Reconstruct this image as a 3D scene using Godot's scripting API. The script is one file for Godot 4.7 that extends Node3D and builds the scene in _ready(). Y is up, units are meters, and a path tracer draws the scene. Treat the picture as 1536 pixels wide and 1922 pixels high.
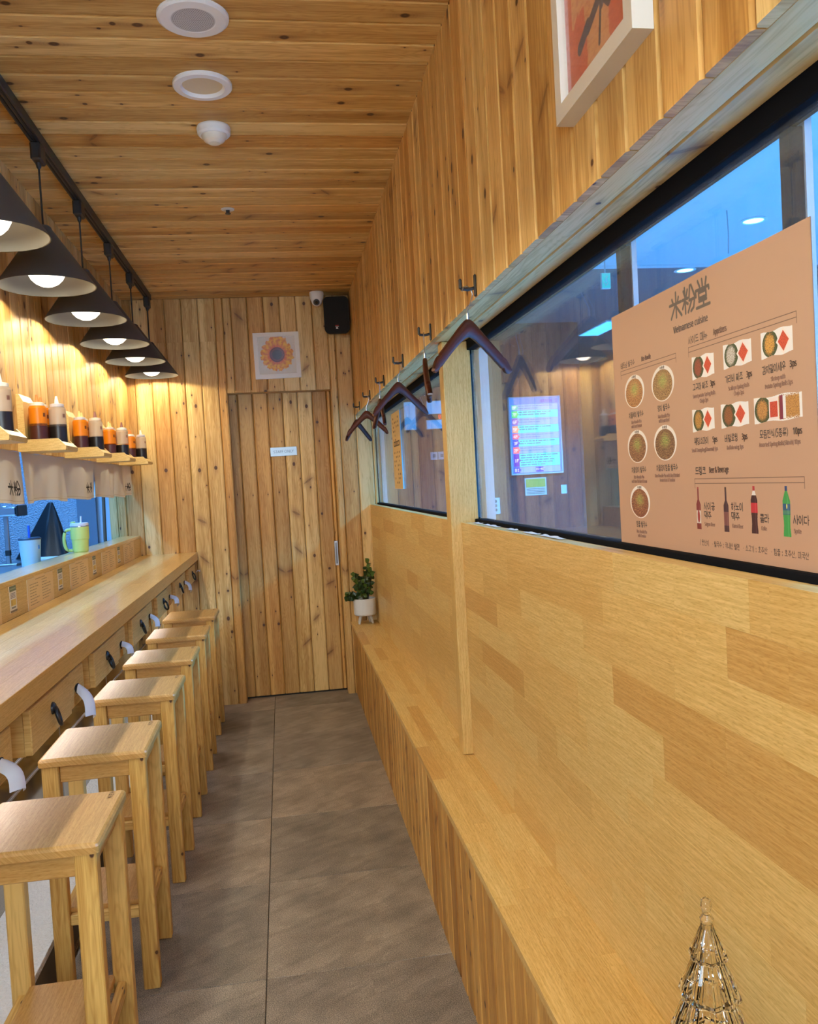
extends Node3D
# A narrow noodle bar: pine boards all round, a counter with stools on the left, a bench under a window on the right.
# Metres, y up, the room runs along -z. Camera stands at the origin, 1.427 m above the floor.

const Z_END := -5.64      # end wall
const X_L := -0.945       # left wall face
const X_R := 0.515        # right upper wall face
const Y_C := 2.68         # ceiling
const X_B := 0.585        # backrest face
var rng := RandomNumberGenerator.new()
var M := {}
var used := {}
var cache := {}

# ---------------------------------------------------------------- naming
func numbered(n: String) -> String:
	if not used.has(n):
		used[n] = 0
		return n
	used[n] += 1
	return "%s_%03d" % [n, used[n]]

func thing(called: String, label: String, category: String, at := Vector3.ZERO, group := "", kind := "") -> Node3D:
	var o := Node3D.new()
	o.name = numbered(called)
	add_child(o)
	o.position = at
	tag(o, label, category, group, kind)
	return o

func tag(o: Node, label: String, category: String, group := "", kind := "") -> void:
	if label: o.set_meta("label", label)
	if category: o.set_meta("category", category)
	if group: o.set_meta("group", group)
	if kind: o.set_meta("kind", kind)

func part(parent: Node, called: String, mesh: Mesh, m: Material, at := Vector3.ZERO, b := Basis.IDENTITY) -> MeshInstance3D:
	var o := MeshInstance3D.new()
	o.name = called
	o.mesh = mesh
	o.material_override = null
	for i in mesh.get_surface_count():
		o.set_surface_override_material(i, m)
	parent.add_child(o, true)
	o.transform = Transform3D(b, at)
	return o

func lone(called: String, mesh: Mesh, m: Material, label: String, category: String, at := Vector3.ZERO, group := "", b := Basis.IDENTITY, kind := "") -> MeshInstance3D:
	var o := part(self, numbered(called), mesh, m, at, b)
	tag(o, label, category, group, kind)
	return o

func copy(o: Node3D) -> Node3D:
	var c := o.duplicate() as Node3D
	c.name = numbered(String(o.name).rstrip("0123456789").trim_suffix("_"))
	add_child(c)
	return c

const ORD := ["first", "second", "third", "fourth", "fifth", "sixth", "seventh", "eighth", "ninth", "tenth", "eleventh"]

func axes(y: Vector3, z: Vector3) -> Basis:
	return Basis(y.cross(z), y, z)

# ---------------------------------------------------------------- meshes
func st_new() -> SurfaceTool:
	var st := SurfaceTool.new()
	st.begin(Mesh.PRIMITIVE_TRIANGLES)
	return st

func tri(st: SurfaceTool, p: Array, n: Vector3, uv: Array) -> void:
	var o := [0, 1, 2]
	if (p[1] - p[0]).cross(p[2] - p[0]).dot(n) > 0.0:
		o = [0, 2, 1]
	for i in o:
		st.set_normal(n)
		st.set_uv(uv[i])
		st.add_vertex(p[i])

func quad(st: SurfaceTool, p: Array, n: Vector3, uv := [Vector2(0, 0), Vector2(1, 0), Vector2(1, 1), Vector2(0, 1)]) -> void:
	tri(st, [p[0], p[1], p[2]], n, [uv[0], uv[1], uv[2]])
	tri(st, [p[0], p[2], p[3]], n, [uv[0], uv[2], uv[3]])

# a box with chamfered edges; the grain runs along axis L of a texture of `strips` strips, tex_len metres long
func box_into(st: SurfaceTool, size: Vector3, c: float, at := Vector3.ZERO, L := 1, tex_len := 2.4, strips := 8, strip := 0, u0 := 0.0, wide := 0.1) -> void:
	var h := size / 2.0
	c = minf(c, minf(h.x, minf(h.y, h.z)) * 0.9)
	var uvf := func(p: Vector3, n: int) -> Vector2:
		if n == L:
			var a := (n + 1) % 3
			var b := (n + 2) % 3
			return Vector2(u0 + p[a] * 0.12, (strip + 0.3 + 0.3 * (p[b] + h[b]) / wide) / strips)
		var o := 3 - L - n
		return Vector2(u0 + (p[L] + h[L]) / tex_len, (strip + 0.06 + 0.88 * (p[o] + h[o]) / wide) / strips)
	var vert := func(a: int, s: Vector3) -> Vector3:
		var v := Vector3(s.x * (h.x - c), s.y * (h.y - c), s.z * (h.z - c))
		v[a] = s[a] * h[a]
		return v
	for a in 3:
		var b := (a + 1) % 3
		var d := (a + 2) % 3
		for sa in [-1.0, 1.0]:
			var n := Vector3.ZERO
			n[a] = sa
			var ps := []
			var us := []
			for k in [[-1.0, -1.0], [1.0, -1.0], [1.0, 1.0], [-1.0, 1.0]]:
				var s := Vector3.ZERO
				s[a] = sa
				s[b] = k[0]
				s[d] = k[1]
				var v: Vector3 = vert.call(a, s)
				ps.append(v + at)
				us.append(uvf.call(v, a))
			quad(st, ps, n, us)
			if c > 0.0:
				for sb in [-1.0, 1.0]:
					var e := Vector3.ZERO
					e[a] = sa
					e[b] = sb
					var s0 := e
					s0[d] = -1.0
					var s1 := e
					s1[d] = 1.0
					var q := [vert.call(a, s0), vert.call(a, s1), vert.call(b, s1), vert.call(b, s0)]
					var uq := []
					for v in q: uq.append(uvf.call(v, a if a != L else b))
					quad(st, [q[0] + at, q[1] + at, q[2] + at, q[3] + at], e.normalized(), uq)
	if c > 0.0:
		for sx in [-1.0, 1.0]:
			for sy in [-1.0, 1.0]:
				for sz in [-1.0, 1.0]:
					var s := Vector3(sx, sy, sz)
					var q := [vert.call(0, s), vert.call(1, s), vert.call(2, s)]
					tri(st, [q[0] + at, q[1] + at, q[2] + at], s.normalized(), [uvf.call(q[0], (L + 1) % 3), uvf.call(q[1], (L + 1) % 3), uvf.call(q[2], (L + 1) % 3)])

func box(size: Vector3, c := 0.002, L := 1, tex_len := 2.4, strips := 8, strip := 0, u0 := 0.0, wide := 0.1) -> ArrayMesh:
	var key := "b%s|%s|%d|%s|%d|%d|%.3f|%s" % [size, c, L, tex_len, strips, strip, u0, wide]
	if not cache.has(key):
		var st := st_new()
		box_into(st, size, c, Vector3.ZERO, L, tex_len, strips, strip, u0, wide)
		cache[key] = st.commit()
	return cache[key]

# a pine board: x across, y along (from 0 to len), z out of the wall (0 at its back)
func board(w: float, len: float, t: float, c: float, strip: int, u0: float) -> ArrayMesh:
	var key := "p%.4f|%.4f|%.4f|%.4f|%d|%.3f" % [w, len, t, c, strip, u0]
	if cache.has(key):
		return cache[key]
	var st := st_new()
	var g := 0.0016
	var prof := [Vector2(-w / 2 + g, 0), Vector2(-w / 2 + g, t - c), Vector2(-w / 2 + g + c * 1.3, t), Vector2(w / 2 - g - c * 1.3, t), Vector2(w / 2 - g, t - c), Vector2(w / 2 - g, 0)]
	var vv := func(x: float) -> float: return (strip + 0.5 + 0.9 * x / w) / 8.0
	for i in 5:
		var a: Vector2 = prof[i]
		var b: Vector2 = prof[i + 1]
		var n := Vector3(-(b.y - a.y), 0, b.x - a.x).normalized()
		quad(st, [Vector3(a.x, 0, a.y), Vector3(b.x, 0, b.y), Vector3(b.x, len, b.y), Vector3(a.x, len, a.y)], n,
			[Vector2(u0, vv.call(a.x)), Vector2(u0, vv.call(b.x)), Vector2(u0 + len / 2.4, vv.call(b.x)), Vector2(u0 + len / 2.4, vv.call(a.x))])
	for e in [0.0, len]:
		var n := Vector3(0, -1 if e == 0.0 else 1, 0)
		for i in range(1, 5):
			tri(st, [Vector3(prof[0].x, e, 0), Vector3(prof[i].x, e, prof[i].y), Vector3(prof[i + 1].x, e, prof[i + 1].y)], n,
				[Vector2(u0, vv.call(prof[0].x)), Vector2(u0 + prof[i].y, vv.call(prof[i].x)), Vector2(u0 + prof[i + 1].y, vv.call(prof[i + 1].x))])
	cache[key] = st.commit()
	return cache[key]

# profile points (radius, y) turned round the y axis; flat > 0 gives that many flat facets
func lathe_into(st: SurfaceTool, prof: Array, seg := 24, at := Vector3.ZERO, flat := false) -> void:
	for i in prof.size() - 1:
		var a: Vector2 = prof[i]
		var b: Vector2 = prof[i + 1]
		var d := b - a
		if d.length() < 1e-7: continue
		var nn := Vector2(d.y, -d.x).normalized()
		for k in seg:
			var t0 := TAU * k / seg
			var t1 := TAU * (k + 1) / seg
			var p := [Vector3(a.x * cos(t0), a.y, a.x * sin(t0)), Vector3(a.x * cos(t1), a.y, a.x * sin(t1)), Vector3(b.x * cos(t1), b.y, b.x * sin(t1)), Vector3(b.x * cos(t0), b.y, b.x * sin(t0))]
			var ns := []
			for t in [t0, t1, t1, t0]:
				var q: float = (t0 + t1) / 2 if flat else t
				ns.append(Vector3(nn.x * cos(q), nn.y, nn.x * sin(q)))
			var uv := [Vector2(k / float(seg), i), Vector2((k + 1) / float(seg), i), Vector2((k + 1) / float(seg), i + 1), Vector2(k / float(seg), i + 1)]
			for f in [[0, 1, 2], [0, 2, 3]]:
				var o: Array = f
				var cr: Vector3 = (p[f[1]] - p[f[0]]).cross(p[f[2]] - p[f[0]])
				if cr.length() < 1e-12: continue
				if cr.dot(ns[0] + ns[1]) > 0.0: o = [f[0], f[2], f[1]]
				for j in o:
					st.set_normal(ns[j])
					st.set_uv(uv[j])
					st.add_vertex(p[j] + at)

func lathe(prof: Array, seg := 24, flat := false) -> ArrayMesh:
	var st := st_new()
	lathe_into(st, prof, seg, Vector3.ZERO, flat)
	return st.commit()

# a round tube along points
func tube_into(st: SurfaceTool, pts: Array, r0: float, r1 := -1.0, seg := 8, caps := true) -> void:
	if r1 < 0.0: r1 = r0
	var n := pts.size()
	var ring := []
	var up := Vector3.UP
	for i in n:
		var d: Vector3 = (pts[mini(i + 1, n - 1)] - pts[maxi(i - 1, 0)]).normalized()
		if absf(d.dot(up)) > 0.9: up = Vector3.RIGHT if absf(d.x) < 0.8 else Vector3.BACK
		var a := d.cross(up).normalized()
		var b := d.cross(a).normalized()
		var r := lerpf(r0, r1, i / float(maxi(n - 1, 1)))
		var row := []
		for k in seg:
			var t := TAU * k / seg
			row.append([pts[i] + (a * cos(t) + b * sin(t)) * r, a * cos(t) + b * sin(t)])
		ring.append(row)
	for i in n - 1:
		for k in seg:
			var q := [ring[i][k], ring[i][(k + 1) % seg], ring[i + 1][(k + 1) % seg], ring[i + 1][k]]
			for f in [[0, 1, 2], [0, 2, 3]]:
				var o: Array = f
				if (q[f[1]][0] - q[f[0]][0]).cross(q[f[2]][0] - q[f[0]][0]).dot(q[0][1] + q[1][1]) > 0.0: o = [f[0], f[2], f[1]]
				for j in o:
					st.set_normal(q[j][1])
					st.set_uv(Vector2(k / float(seg), i))
					st.add_vertex(q[j][0])
	if caps:
		for e in [0, n - 1]:
			var d: Vector3 = (pts[0] - pts[1]) if e == 0 else (pts[n - 1] - pts[n - 2])
			for k in range(1, seg - 1):
				tri(st, [ring[e][0][0], ring[e][k][0], ring[e][k + 1][0]], d.normalized(), [Vector2.ZERO, Vector2.ZERO, Vector2.ZERO])

func tube(pts: Array, r0: float, r1 := -1.0, seg := 8) -> ArrayMesh:
	var st := st_new()
	tube_into(st, pts, r0, r1, seg)
	return st.commit()

# polygon in xy extruded from z=0 to z=depth, smooth sides if asked
func prism(poly: PackedVector2Array, depth: float, smooth := false) -> ArrayMesh:
	var st := st_new()
	prism_into(st, poly, depth, Vector3.ZERO, smooth)
	return st.commit()

func prism_into(st: SurfaceTool, poly: PackedVector2Array, depth: float, at := Vector3.ZERO, smooth := false) -> void:
	var idx := Geometry2D.triangulate_polygon(poly)
	for i in range(0, idx.size(), 3):
		var a := poly[idx[i]]
		var b := poly[idx[i + 1]]
		var c := poly[idx[i + 2]]
		for z in [0.0, depth]:
			tri(st, [Vector3(a.x, a.y, z) + at, Vector3(b.x, b.y, z) + at, Vector3(c.x, c.y, z) + at], Vector3(0, 0, -1 if z == 0.0 else 1), [a * 4.0, b * 4.0, c * 4.0])
	var n := poly.size()
	var area := 0.0
	for i in n: area += poly[i].cross(poly[(i + 1) % n])
	var sgn := signf(area)
	for i in n:
		var a := poly[i]
		var b := poly[(i + 1) % n]
		var d := (b - a).normalized()
		quad(st, [Vector3(a.x, a.y, 0) + at, Vector3(b.x, b.y, 0) + at, Vector3(b.x, b.y, depth) + at, Vector3(a.x, a.y, depth) + at], Vector3(d.y, -d.x, 0) * sgn, [a * 4.0, b * 4.0, b * 4.0 + Vector2(0, depth * 4), a * 4.0 + Vector2(0, depth * 4)])

# a sheet of thickness t over a grid: fn(u, v) -> Vector3
func sheet(fn: Callable, nu: int, nv: int, t: float) -> ArrayMesh:
	var P := []
	var N := []
	for j in nv + 1:
		for i in nu + 1:
			P.append(fn.call(i / float(nu), j / float(nv)))
	for j in nv + 1:
		for i in nu + 1:
			var du: Vector3 = P[j * (nu + 1) + mini(i + 1, nu)] - P[j * (nu + 1) + maxi(i - 1, 0)]
			var dv: Vector3 = P[mini(j + 1, nv) * (nu + 1) + i] - P[maxi(j - 1, 0) * (nu + 1) + i]
			N.append(du.cross(dv).normalized())
	var st := st_new()
	for s in [1.0, -1.0]:
		for j in nv:
			for i in nu:
				var q := [j * (nu + 1) + i, j * (nu + 1) + i + 1, (j + 1) * (nu + 1) + i + 1, (j + 1) * (nu + 1) + i]
				for f in [[0, 1, 2], [0, 2, 3]]:
					var o: Array = f
					var pa: Vector3 = P[q[f[0]]]
					if (P[q[f[1]]] - pa).cross(P[q[f[2]]] - pa).dot(N[q[f[0]]] * s) > 0.0: o = [f[0], f[2], f[1]]
					for k in o:
						var id: int = q[k]
						st.set_normal(N[id] * s)
						st.set_uv(Vector2(float(id % (nu + 1)) / nu, float(id / (nu + 1)) / nv))
						st.add_vertex(P[id] + N[id] * s * t / 2)
	return st.commit()

func join(meshes: Array) -> ArrayMesh:
	var st := st_new()
	for m in meshes:
		st.append_from(m[0], 0, m[1])
	return st.commit()

# ---------------------------------------------------------------- materials
func mat(c: Color, rough := 0.6, tex: Texture2D = null, metal := 0.0) -> StandardMaterial3D:
	var m := StandardMaterial3D.new()
	m.albedo_color = c
	m.roughness = rough
	m.metallic = metal
	if tex: m.albedo_texture = tex
	return m

func c8(r: int, g: int, b: int) -> Color:
	return Color(r / 255.0, g / 255.0, b / 255.0)

func noise_bytes(seed_: int, freq: float, w: int, h: int, W: int, H: int, type := FastNoiseLite.TYPE_SIMPLEX_SMOOTH, oct := 3) -> PackedByteArray:
	var n := FastNoiseLite.new()
	n.seed = seed_
	n.frequency = freq
	n.noise_type = type
	n.fractal_octaves = oct
	var im := n.get_image(w, h)
	if w != W or h != H: im.resize(W, H, Image.INTERPOLATE_CUBIC)
	im.convert(Image.FORMAT_L8)
	return im.get_data()

# ---------------------------------------------------------------- computed textures
# pine: eight strips of board face, 2.4 m long each, with streaks, growth rings and knots
func pine_texture() -> ImageTexture:
	var W := 2048
	var H := 1024
	var fine := noise_bytes(3, 0.09, 128, 1024, W, H, FastNoiseLite.TYPE_SIMPLEX_SMOOTH, 4)
	var wide := noise_bytes(5, 0.012, 96, 1024, W, H, FastNoiseLite.TYPE_SIMPLEX_SMOOTH, 2)
	var warp := noise_bytes(8, 0.02, 160, 512, W, H, FastNoiseLite.TYPE_SIMPLEX_SMOOTH, 3)
	var out := PackedByteArray()
	out.resize(W * H * 3)
	var rl := PackedFloat32Array()
	rl.resize(256)
	for i in 256: rl[i] = pow(0.5 + 0.5 * sin(i / 256.0 * TAU), 2.2)
	var tone := [0.0, 0.12, -0.05, 0.2, 0.04, -0.1, 0.16, 0.08]
	var fr := [7.0, 11.0, 5.0, 9.0, 13.0, 6.0, 8.0, 10.0]
	var k := 0
	for y in H:
		var s := y / 128
		var t0: float = 0.22 + tone[s]
		var f: float = fr[s]
		var yy := float(y % 128)
		for x in W:
			var ring := rl[int(yy * f + warp[k] * 9.0) & 255]
			var d := t0 + (fine[k] - 128) * 0.0034 + (wide[k] - 128) * 0.0034 + ring * 0.24
			d = clampf(d, 0.0, 1.0)
			var o := k * 3
			out[o] = int(230.0 - 48.0 * d)
			out[o + 1] = int(193.0 - 58.0 * d)
			out[o + 2] = int(126.0 - 60.0 * d)
			k += 1
	rng.seed = 11
	for s in 8:
		for n in 9:
			var cx := rng.randf_range(40, W - 40)
			var cy := s * 128 + rng.randf_range(18, 110)
			var big := rng.randf()
			var ry := rng.randf_range(3.0, 6.0) if big < 0.6 else rng.randf_range(7.0, 11.5)
			var rx := ry * rng.randf_range(0.7, 1.3)
			var slant := 0.0
			if big > 0.88:
				rx = rng.randf_range(5, 8)
				ry = rng.randf_range(24, 36)
				slant = rng.randf_range(-0.8, 0.8)
			var R := 3.2
			for y in range(maxi(s * 128, int(cy - ry * R)), mini(s * 128 + 127, int(cy + ry * R)) + 1):
				for x in range(maxi(0, int(cx - rx * 7.0)), mini(W - 1, int(cx + rx * 7.0)) + 1):
					var dy := (y - cy) / ry
					var dx := (x - cx - slant * (y - cy)) / rx
					var r := sqrt(dx * dx + dy * dy)
					var halo := exp(-(dx * dx / 14.0 + dy * dy / 1.6)) * 0.42
					var core := clampf((1.25 - r) * 3.0, 0.0, 1.0) * 0.93
					if big > 0.88: core *= 0.6
					var a := maxf(halo, core)
					if a < 0.01: continue
					var o := (y * W + x) * 3
					var g := 0.8 + 0.2 * sin(r * 9.0)
					out[o] = int(lerpf(out[o], 92.0 * g + (1.0 - core) * 46.0, a))
					out[o + 1] = int(lerpf(out[o + 1], 52.0 * g + (1.0 - core) * 34.0, a))
					out[o + 2] = int(lerpf(out[o + 2], 24.0 * g + (1.0 - core) * 16.0, a))
	return ImageTexture.create_from_image(Image.create_from_data(W, H, false, Image.FORMAT_RGB8, out))

# rubberwood staves: four strips with short flecks and flame figure, 0.8 m long
func rubber_texture() -> ImageTexture:
	var W := 1024
	var H := 512
	var fine := noise_bytes(21, 0.13, 40, 512, W, H, FastNoiseLite.TYPE_SIMPLEX_SMOOTH, 4)
	var wide := noise_bytes(23, 0.011, 110, 512, W, H, FastNoiseLite.TYPE_SIMPLEX_SMOOTH, 3)
	var fleck := noise_bytes(29, 0.26, 110, 512, W, H, FastNoiseLite.TYPE_SIMPLEX, 1)
	var out := PackedByteArray()
	out.resize(W * H * 3)
	var k := 0
	for y in H:
		for x in W:
			var ring := 0.5 + 0.5 * sin(wide[k] * 0.62 + (y % 128) * 0.03)
			var d := 0.25 + (fine[k] - 128) * 0.0030 + ring * ring * ring * 0.20
			if fleck[k] > 176: d += (fleck[k] - 176) * 0.006
			d = clampf(d, 0.0, 1.0)
			var o := k * 3
			out[o] = int(232.0 - 40.0 * d)
			out[o + 1] = int(199.0 - 48.0 * d)
			out[o + 2] = int(132.0 - 56.0 * d)
			k += 1
	return ImageTexture.create_from_image(Image.create_from_data(W, H, false, Image.FORMAT_RGB8, out))

# grey-brown slate look for the floor tiles
func stone_texture() -> ImageTexture:
	var W := 1024
	var grain := noise_bytes(31, 0.22, W, W, W, W, FastNoiseLite.TYPE_SIMPLEX, 3)
	var cloud := noise_bytes(33, 0.006, W, W, W, W, FastNoiseLite.TYPE_SIMPLEX_SMOOTH, 4)
	var vein := noise_bytes(37, 0.016, 256, 1024, W, W, FastNoiseLite.TYPE_SIMPLEX_SMOOTH, 4)
	var out := PackedByteArray()
	out.resize(W * W * 3)
	var k := 0
	for y in W:
		for x in W:
			var vk := ((y + x / 2) & 1023) * W + x
			var d := (grain[k] - 128) * 0.0030 + (cloud[k] - 128) * 0.0010
			var v := absf(vein[vk] - 128.0)
			if v < 10.0: d += (10.0 - v) * 0.009 * clampf((cloud[k] - 110) * 0.03, 0.0, 1.0)
			var w := vein[vk] - 128.0
			d -= clampf(w * 0.0012, 0.0, 0.07)
			var o := k * 3
			out[o] = int(clampf(143.0 * (1.0 + d), 0, 255))
			out[o + 1] = int(clampf(130.0 * (1.0 + d), 0, 255))
			out[o + 2] = int(clampf(116.0 * (1.0 + d), 0, 255))
			k += 1
	return ImageTexture.create_from_image(Image.create_from_data(W, W, false, Image.FORMAT_RGB8, out))

func relief(seed_: int, freq: float, n := 512, oct := 3) -> ImageTexture:
	return ImageTexture.create_from_image(Image.create_from_data(n, n, false, Image.FORMAT_L8, noise_bytes(seed_, freq, n, n, n, n, FastNoiseLite.TYPE_SIMPLEX_SMOOTH, oct)))

# ---------------------------------------------------------------- writing
const CIRC := [Vector2(0.5, 0.0), Vector2(0.8, 0.12), Vector2(1, 0.5), Vector2(0.8, 0.88), Vector2(0.5, 1), Vector2(0.2, 0.88), Vector2(0, 0.5), Vector2(0.2, 0.12), Vector2(0.5, 0.0)]

func pts(s: String) -> Array:   # "00 90 99" -> points on a 0..9 grid
	var out := []
	for w in s.split(" ", false):
		out.append(Vector2(int(w[0]) / 9.0, int(w[1]) / 9.0))
	return out

func cons(i: int) -> Array:
	match i:
		0: return [pts("01 91 89")]
		2: return [pts("00 08 98")]
		3: return [pts("91 01 08 98")]
		5: return [pts("00 90 94 04 09 99")]
		6: return [pts("00 90 99 09 00")]
		7: return [pts("00 09 99 90"), pts("05 95")]
		9: return [pts("50 09"), pts("53 99")]
		11: return [CIRC]
		12: return [pts("01 91"), pts("51 09"), pts("54 99")]
		14: return [pts("30 60"), pts("02 92"), pts("52 09"), pts("55 99")]
		15: return [pts("01 91 89"), pts("05 95")]
		16: return [pts("90 00 09 99"), pts("05 85")]
		17: return [pts("01 91"), pts("09 99"), pts("31 39"), pts("61 69")]
		18:
			var c := []
			for p in CIRC: c.append(Vector2(0.2 + 0.6 * p.x, 0.42 + 0.58 * p.y))
			return [pts("30 60"), pts("02 92"), c]
	return []

func fit(strokes: Array, r: Rect2) -> Array:
	var out := []
	for s in strokes:
		var q := []
		for p in s: q.append(r.position + p * r.size)
		out.append(q)
	return out

func consonant(i: int, r: Rect2) -> Array:
	var dbl := {1: 0, 4: 3, 8: 7, 10: 9, 13: 12}
	if dbl.has(i):
		return fit(cons(dbl[i]), Rect2(r.position, r.size * Vector2(0.44, 1))) + fit(cons(dbl[i]), Rect2(r.position + r.size * Vector2(0.56, 0), r.size * Vector2(0.44, 1)))
	return fit(cons(i), r)

func syllable(ch: int) -> Array:
	var k := ch - 0xAC00
	var L := k / 588
	var V := (k % 588) / 28
	var T := k % 28
	var fin := {1: 0, 2: 1, 4: 2, 7: 3, 8: 5, 16: 6, 17: 7, 19: 9, 20: 10, 21: 11, 22: 12, 23: 14, 24: 15, 25: 16, 26: 17, 27: 18}
	var h := 0.6 if T else 1.0
	var out := []
	var right := {0: ["|", ">"], 1: ["|", ">", "||"], 2: ["|", ">>"], 4: ["|", "<"], 5: ["|", "<", "||"], 6: ["|", "<<"], 7: ["|", "<<", "||"], 20: ["|"], 3: ["|", ">>", "||"]}
	var below := {8: "u", 12: "uu", 13: "d", 17: "dd", 18: ""}
	var mixed := {9: [8, 0], 10: [8, 1], 11: [8, 20], 14: [13, 4], 15: [13, 5], 16: [13, 20], 19: [18, 20]}
	var hv := -1
	var vv := V
	var cr := Rect2(0.02, 0.08 * h, 0.5, 0.8 * h)
	if below.has(V):
		hv = V
		vv = -1
		cr = Rect2(0.18, 0.02, 0.64, 0.5 * h)
	elif mixed.has(V):
		hv = mixed[V][0]
		vv = mixed[V][1]
		cr = Rect2(0.06, 0.02, 0.46, 0.5 * h)
	out += consonant(L, cr)
	if hv >= 0:
		var y := (0.84 if hv in [8, 12, 18] else 0.64) * h
		var x1 := 0.98 if vv < 0 else 0.62
		out.append([Vector2(0.02, y), Vector2(x1, y)])
		var m := (0.02 + x1) / 2
		for c in {8: [0.0], 12: [-0.16, 0.16], 13: [0.0], 17: [-0.16, 0.16], 18: []}[hv]:
			out.append([Vector2(m + c, y), Vector2(m + c, y + (-0.22 if hv in [8, 12] else 0.26) * h)])
	if vv >= 0:
		var two: bool = right[vv].has("||")
		var x := 0.74 if two else 0.82
		out.append([Vector2(x, 0.0), Vector2(x, 1.0 * h)])
		if two: out.append([Vector2(0.95, 0.0), Vector2(0.95, 1.0 * h)])
		var x2 := 0.95 if two else 1.0
		if right[vv].has(">"): out.append([Vector2(x, 0.48 * h), Vector2(x2, 0.48 * h)])
		if right[vv].has("<"): out.append([Vector2(x, 0.48 * h), Vector2(x - 0.18, 0.48 * h)])
		for c in [0.36, 0.62]:
			if right[vv].has(">>"): out.append([Vector2(x, c * h), Vector2(x2, c * h)])
			if right[vv].has("<<"): out.append([Vector2(x, c * h), Vector2(x - 0.18, c * h)])
	if T and fin.has(T):
		out += consonant(fin[T], Rect2(0.2, 0.68, 0.66, 0.3))
	return out

func hanja(which: int) -> Array:
	var src := [
		["22 34", "72 64", "50 59", "04 94", "45 19", "55 99"],
		["11 23", "41 33", "20 29", "04 44", "24 07", "25 46", "60 54", "70 94", "55 95 88 69", "75 49"],
		["50 52", "20 32", "80 72", "05 03 93 94", "24 74 76 26 24", "56 59", "27 77", "09 99"],
	]
	var out := []
	for s in src[which]: out.append(pts(s))
	return out

func ink(im: Image, strokes: Array, r: Rect2, width: float, c: Color) -> void:
	for s in fit(strokes, r):
		for i in s.size() - 1:
			ink_line(im, s[i], s[i + 1], width, c)

func ink_line(im: Image, a: Vector2, b: Vector2, width: float, c: Color) -> void:
	var w := width / 2.0
	var x0 := maxi(0, int(minf(a.x, b.x) - w - 1))
	var x1 := mini(im.get_width() - 1, int(maxf(a.x, b.x) + w + 2))
	var y0 := maxi(0, int(minf(a.y, b.y) - w - 1))
	var y1 := mini(im.get_height() - 1, int(maxf(a.y, b.y) + w + 2))
	for y in range(y0, y1 + 1):
		for x in range(x0, x1 + 1):
			var p := Vector2(x, y)
			var d := p.distance_to(Geometry2D.get_closest_point_to_segment(p, a, b))
			var k := clampf(w + 0.5 - d, 0.0, 1.0) * c.a
			if k > 0.0: im.set_pixel(x, y, im.get_pixel(x, y).lerp(Color(c, 1.0), k))

# Hangul text, centred at `mid` (or from it), glyph size g in pixels
func hangul(im: Image, text: String, mid: Vector2, g: Vector2, width: float, c: Color, centred := true) -> void:
	var adv := 0.0
	for ch in text: adv += g.x * (0.42 if ch == " " else (0.5 if ch in ":,/()5·" else 1.12))
	var x := mid.x - (adv / 2 if centred else 0.0)
	for ch in text:
		var u := ch.unicode_at(0)
		var r := Rect2(x, mid.y - g.y / 2, g.x, g.y)
		var half := Rect2(x, mid.y - g.y / 2, g.x * 0.36, g.y)
		if u >= 0xAC00 and u <= 0xD7A3: ink(im, syllable(u), r, width, c)
		elif ch == "/": ink(im, [pts("80 19")], half, width, c)
		elif ch == ":": ink(im, [pts("43 44"), pts("47 48")], half, width * 1.5, c)
		elif ch == ",": ink(im, [pts("48 29")], half, width, c)
		elif ch == "·": ink(im, [pts("45 45")], half, width * 1.3, c)
		elif ch == "(": ink(im, [pts("80 33 36 89")], half, width, c)
		elif ch == ")": ink(im, [pts("10 63 66 19")], half, width, c)
		elif ch == "5": ink(im, [pts("90 10 14 74 96 78 08")], half, width, c)
		x += g.x * (0.42 if ch == " " else (0.5 if ch in ":,/()5·" else 1.12))

func blob(im: Image, c: Vector2, r: Vector2, fn: Callable) -> void:
	for y in range(maxi(0, int(c.y - r.y)), mini(im.get_height() - 1, int(c.y + r.y)) + 1):
		for x in range(maxi(0, int(c.x - r.x)), mini(im.get_width() - 1, int(c.x + r.x)) + 1):
			var d := Vector2((x - c.x) / r.x, (y - c.y) / r.y)
			var col: Color = fn.call(d, x, y)
			if col.a > 0.0: im.set_pixel(x, y, im.get_pixel(x, y).lerp(Color(col, 1.0), col.a))

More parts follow.
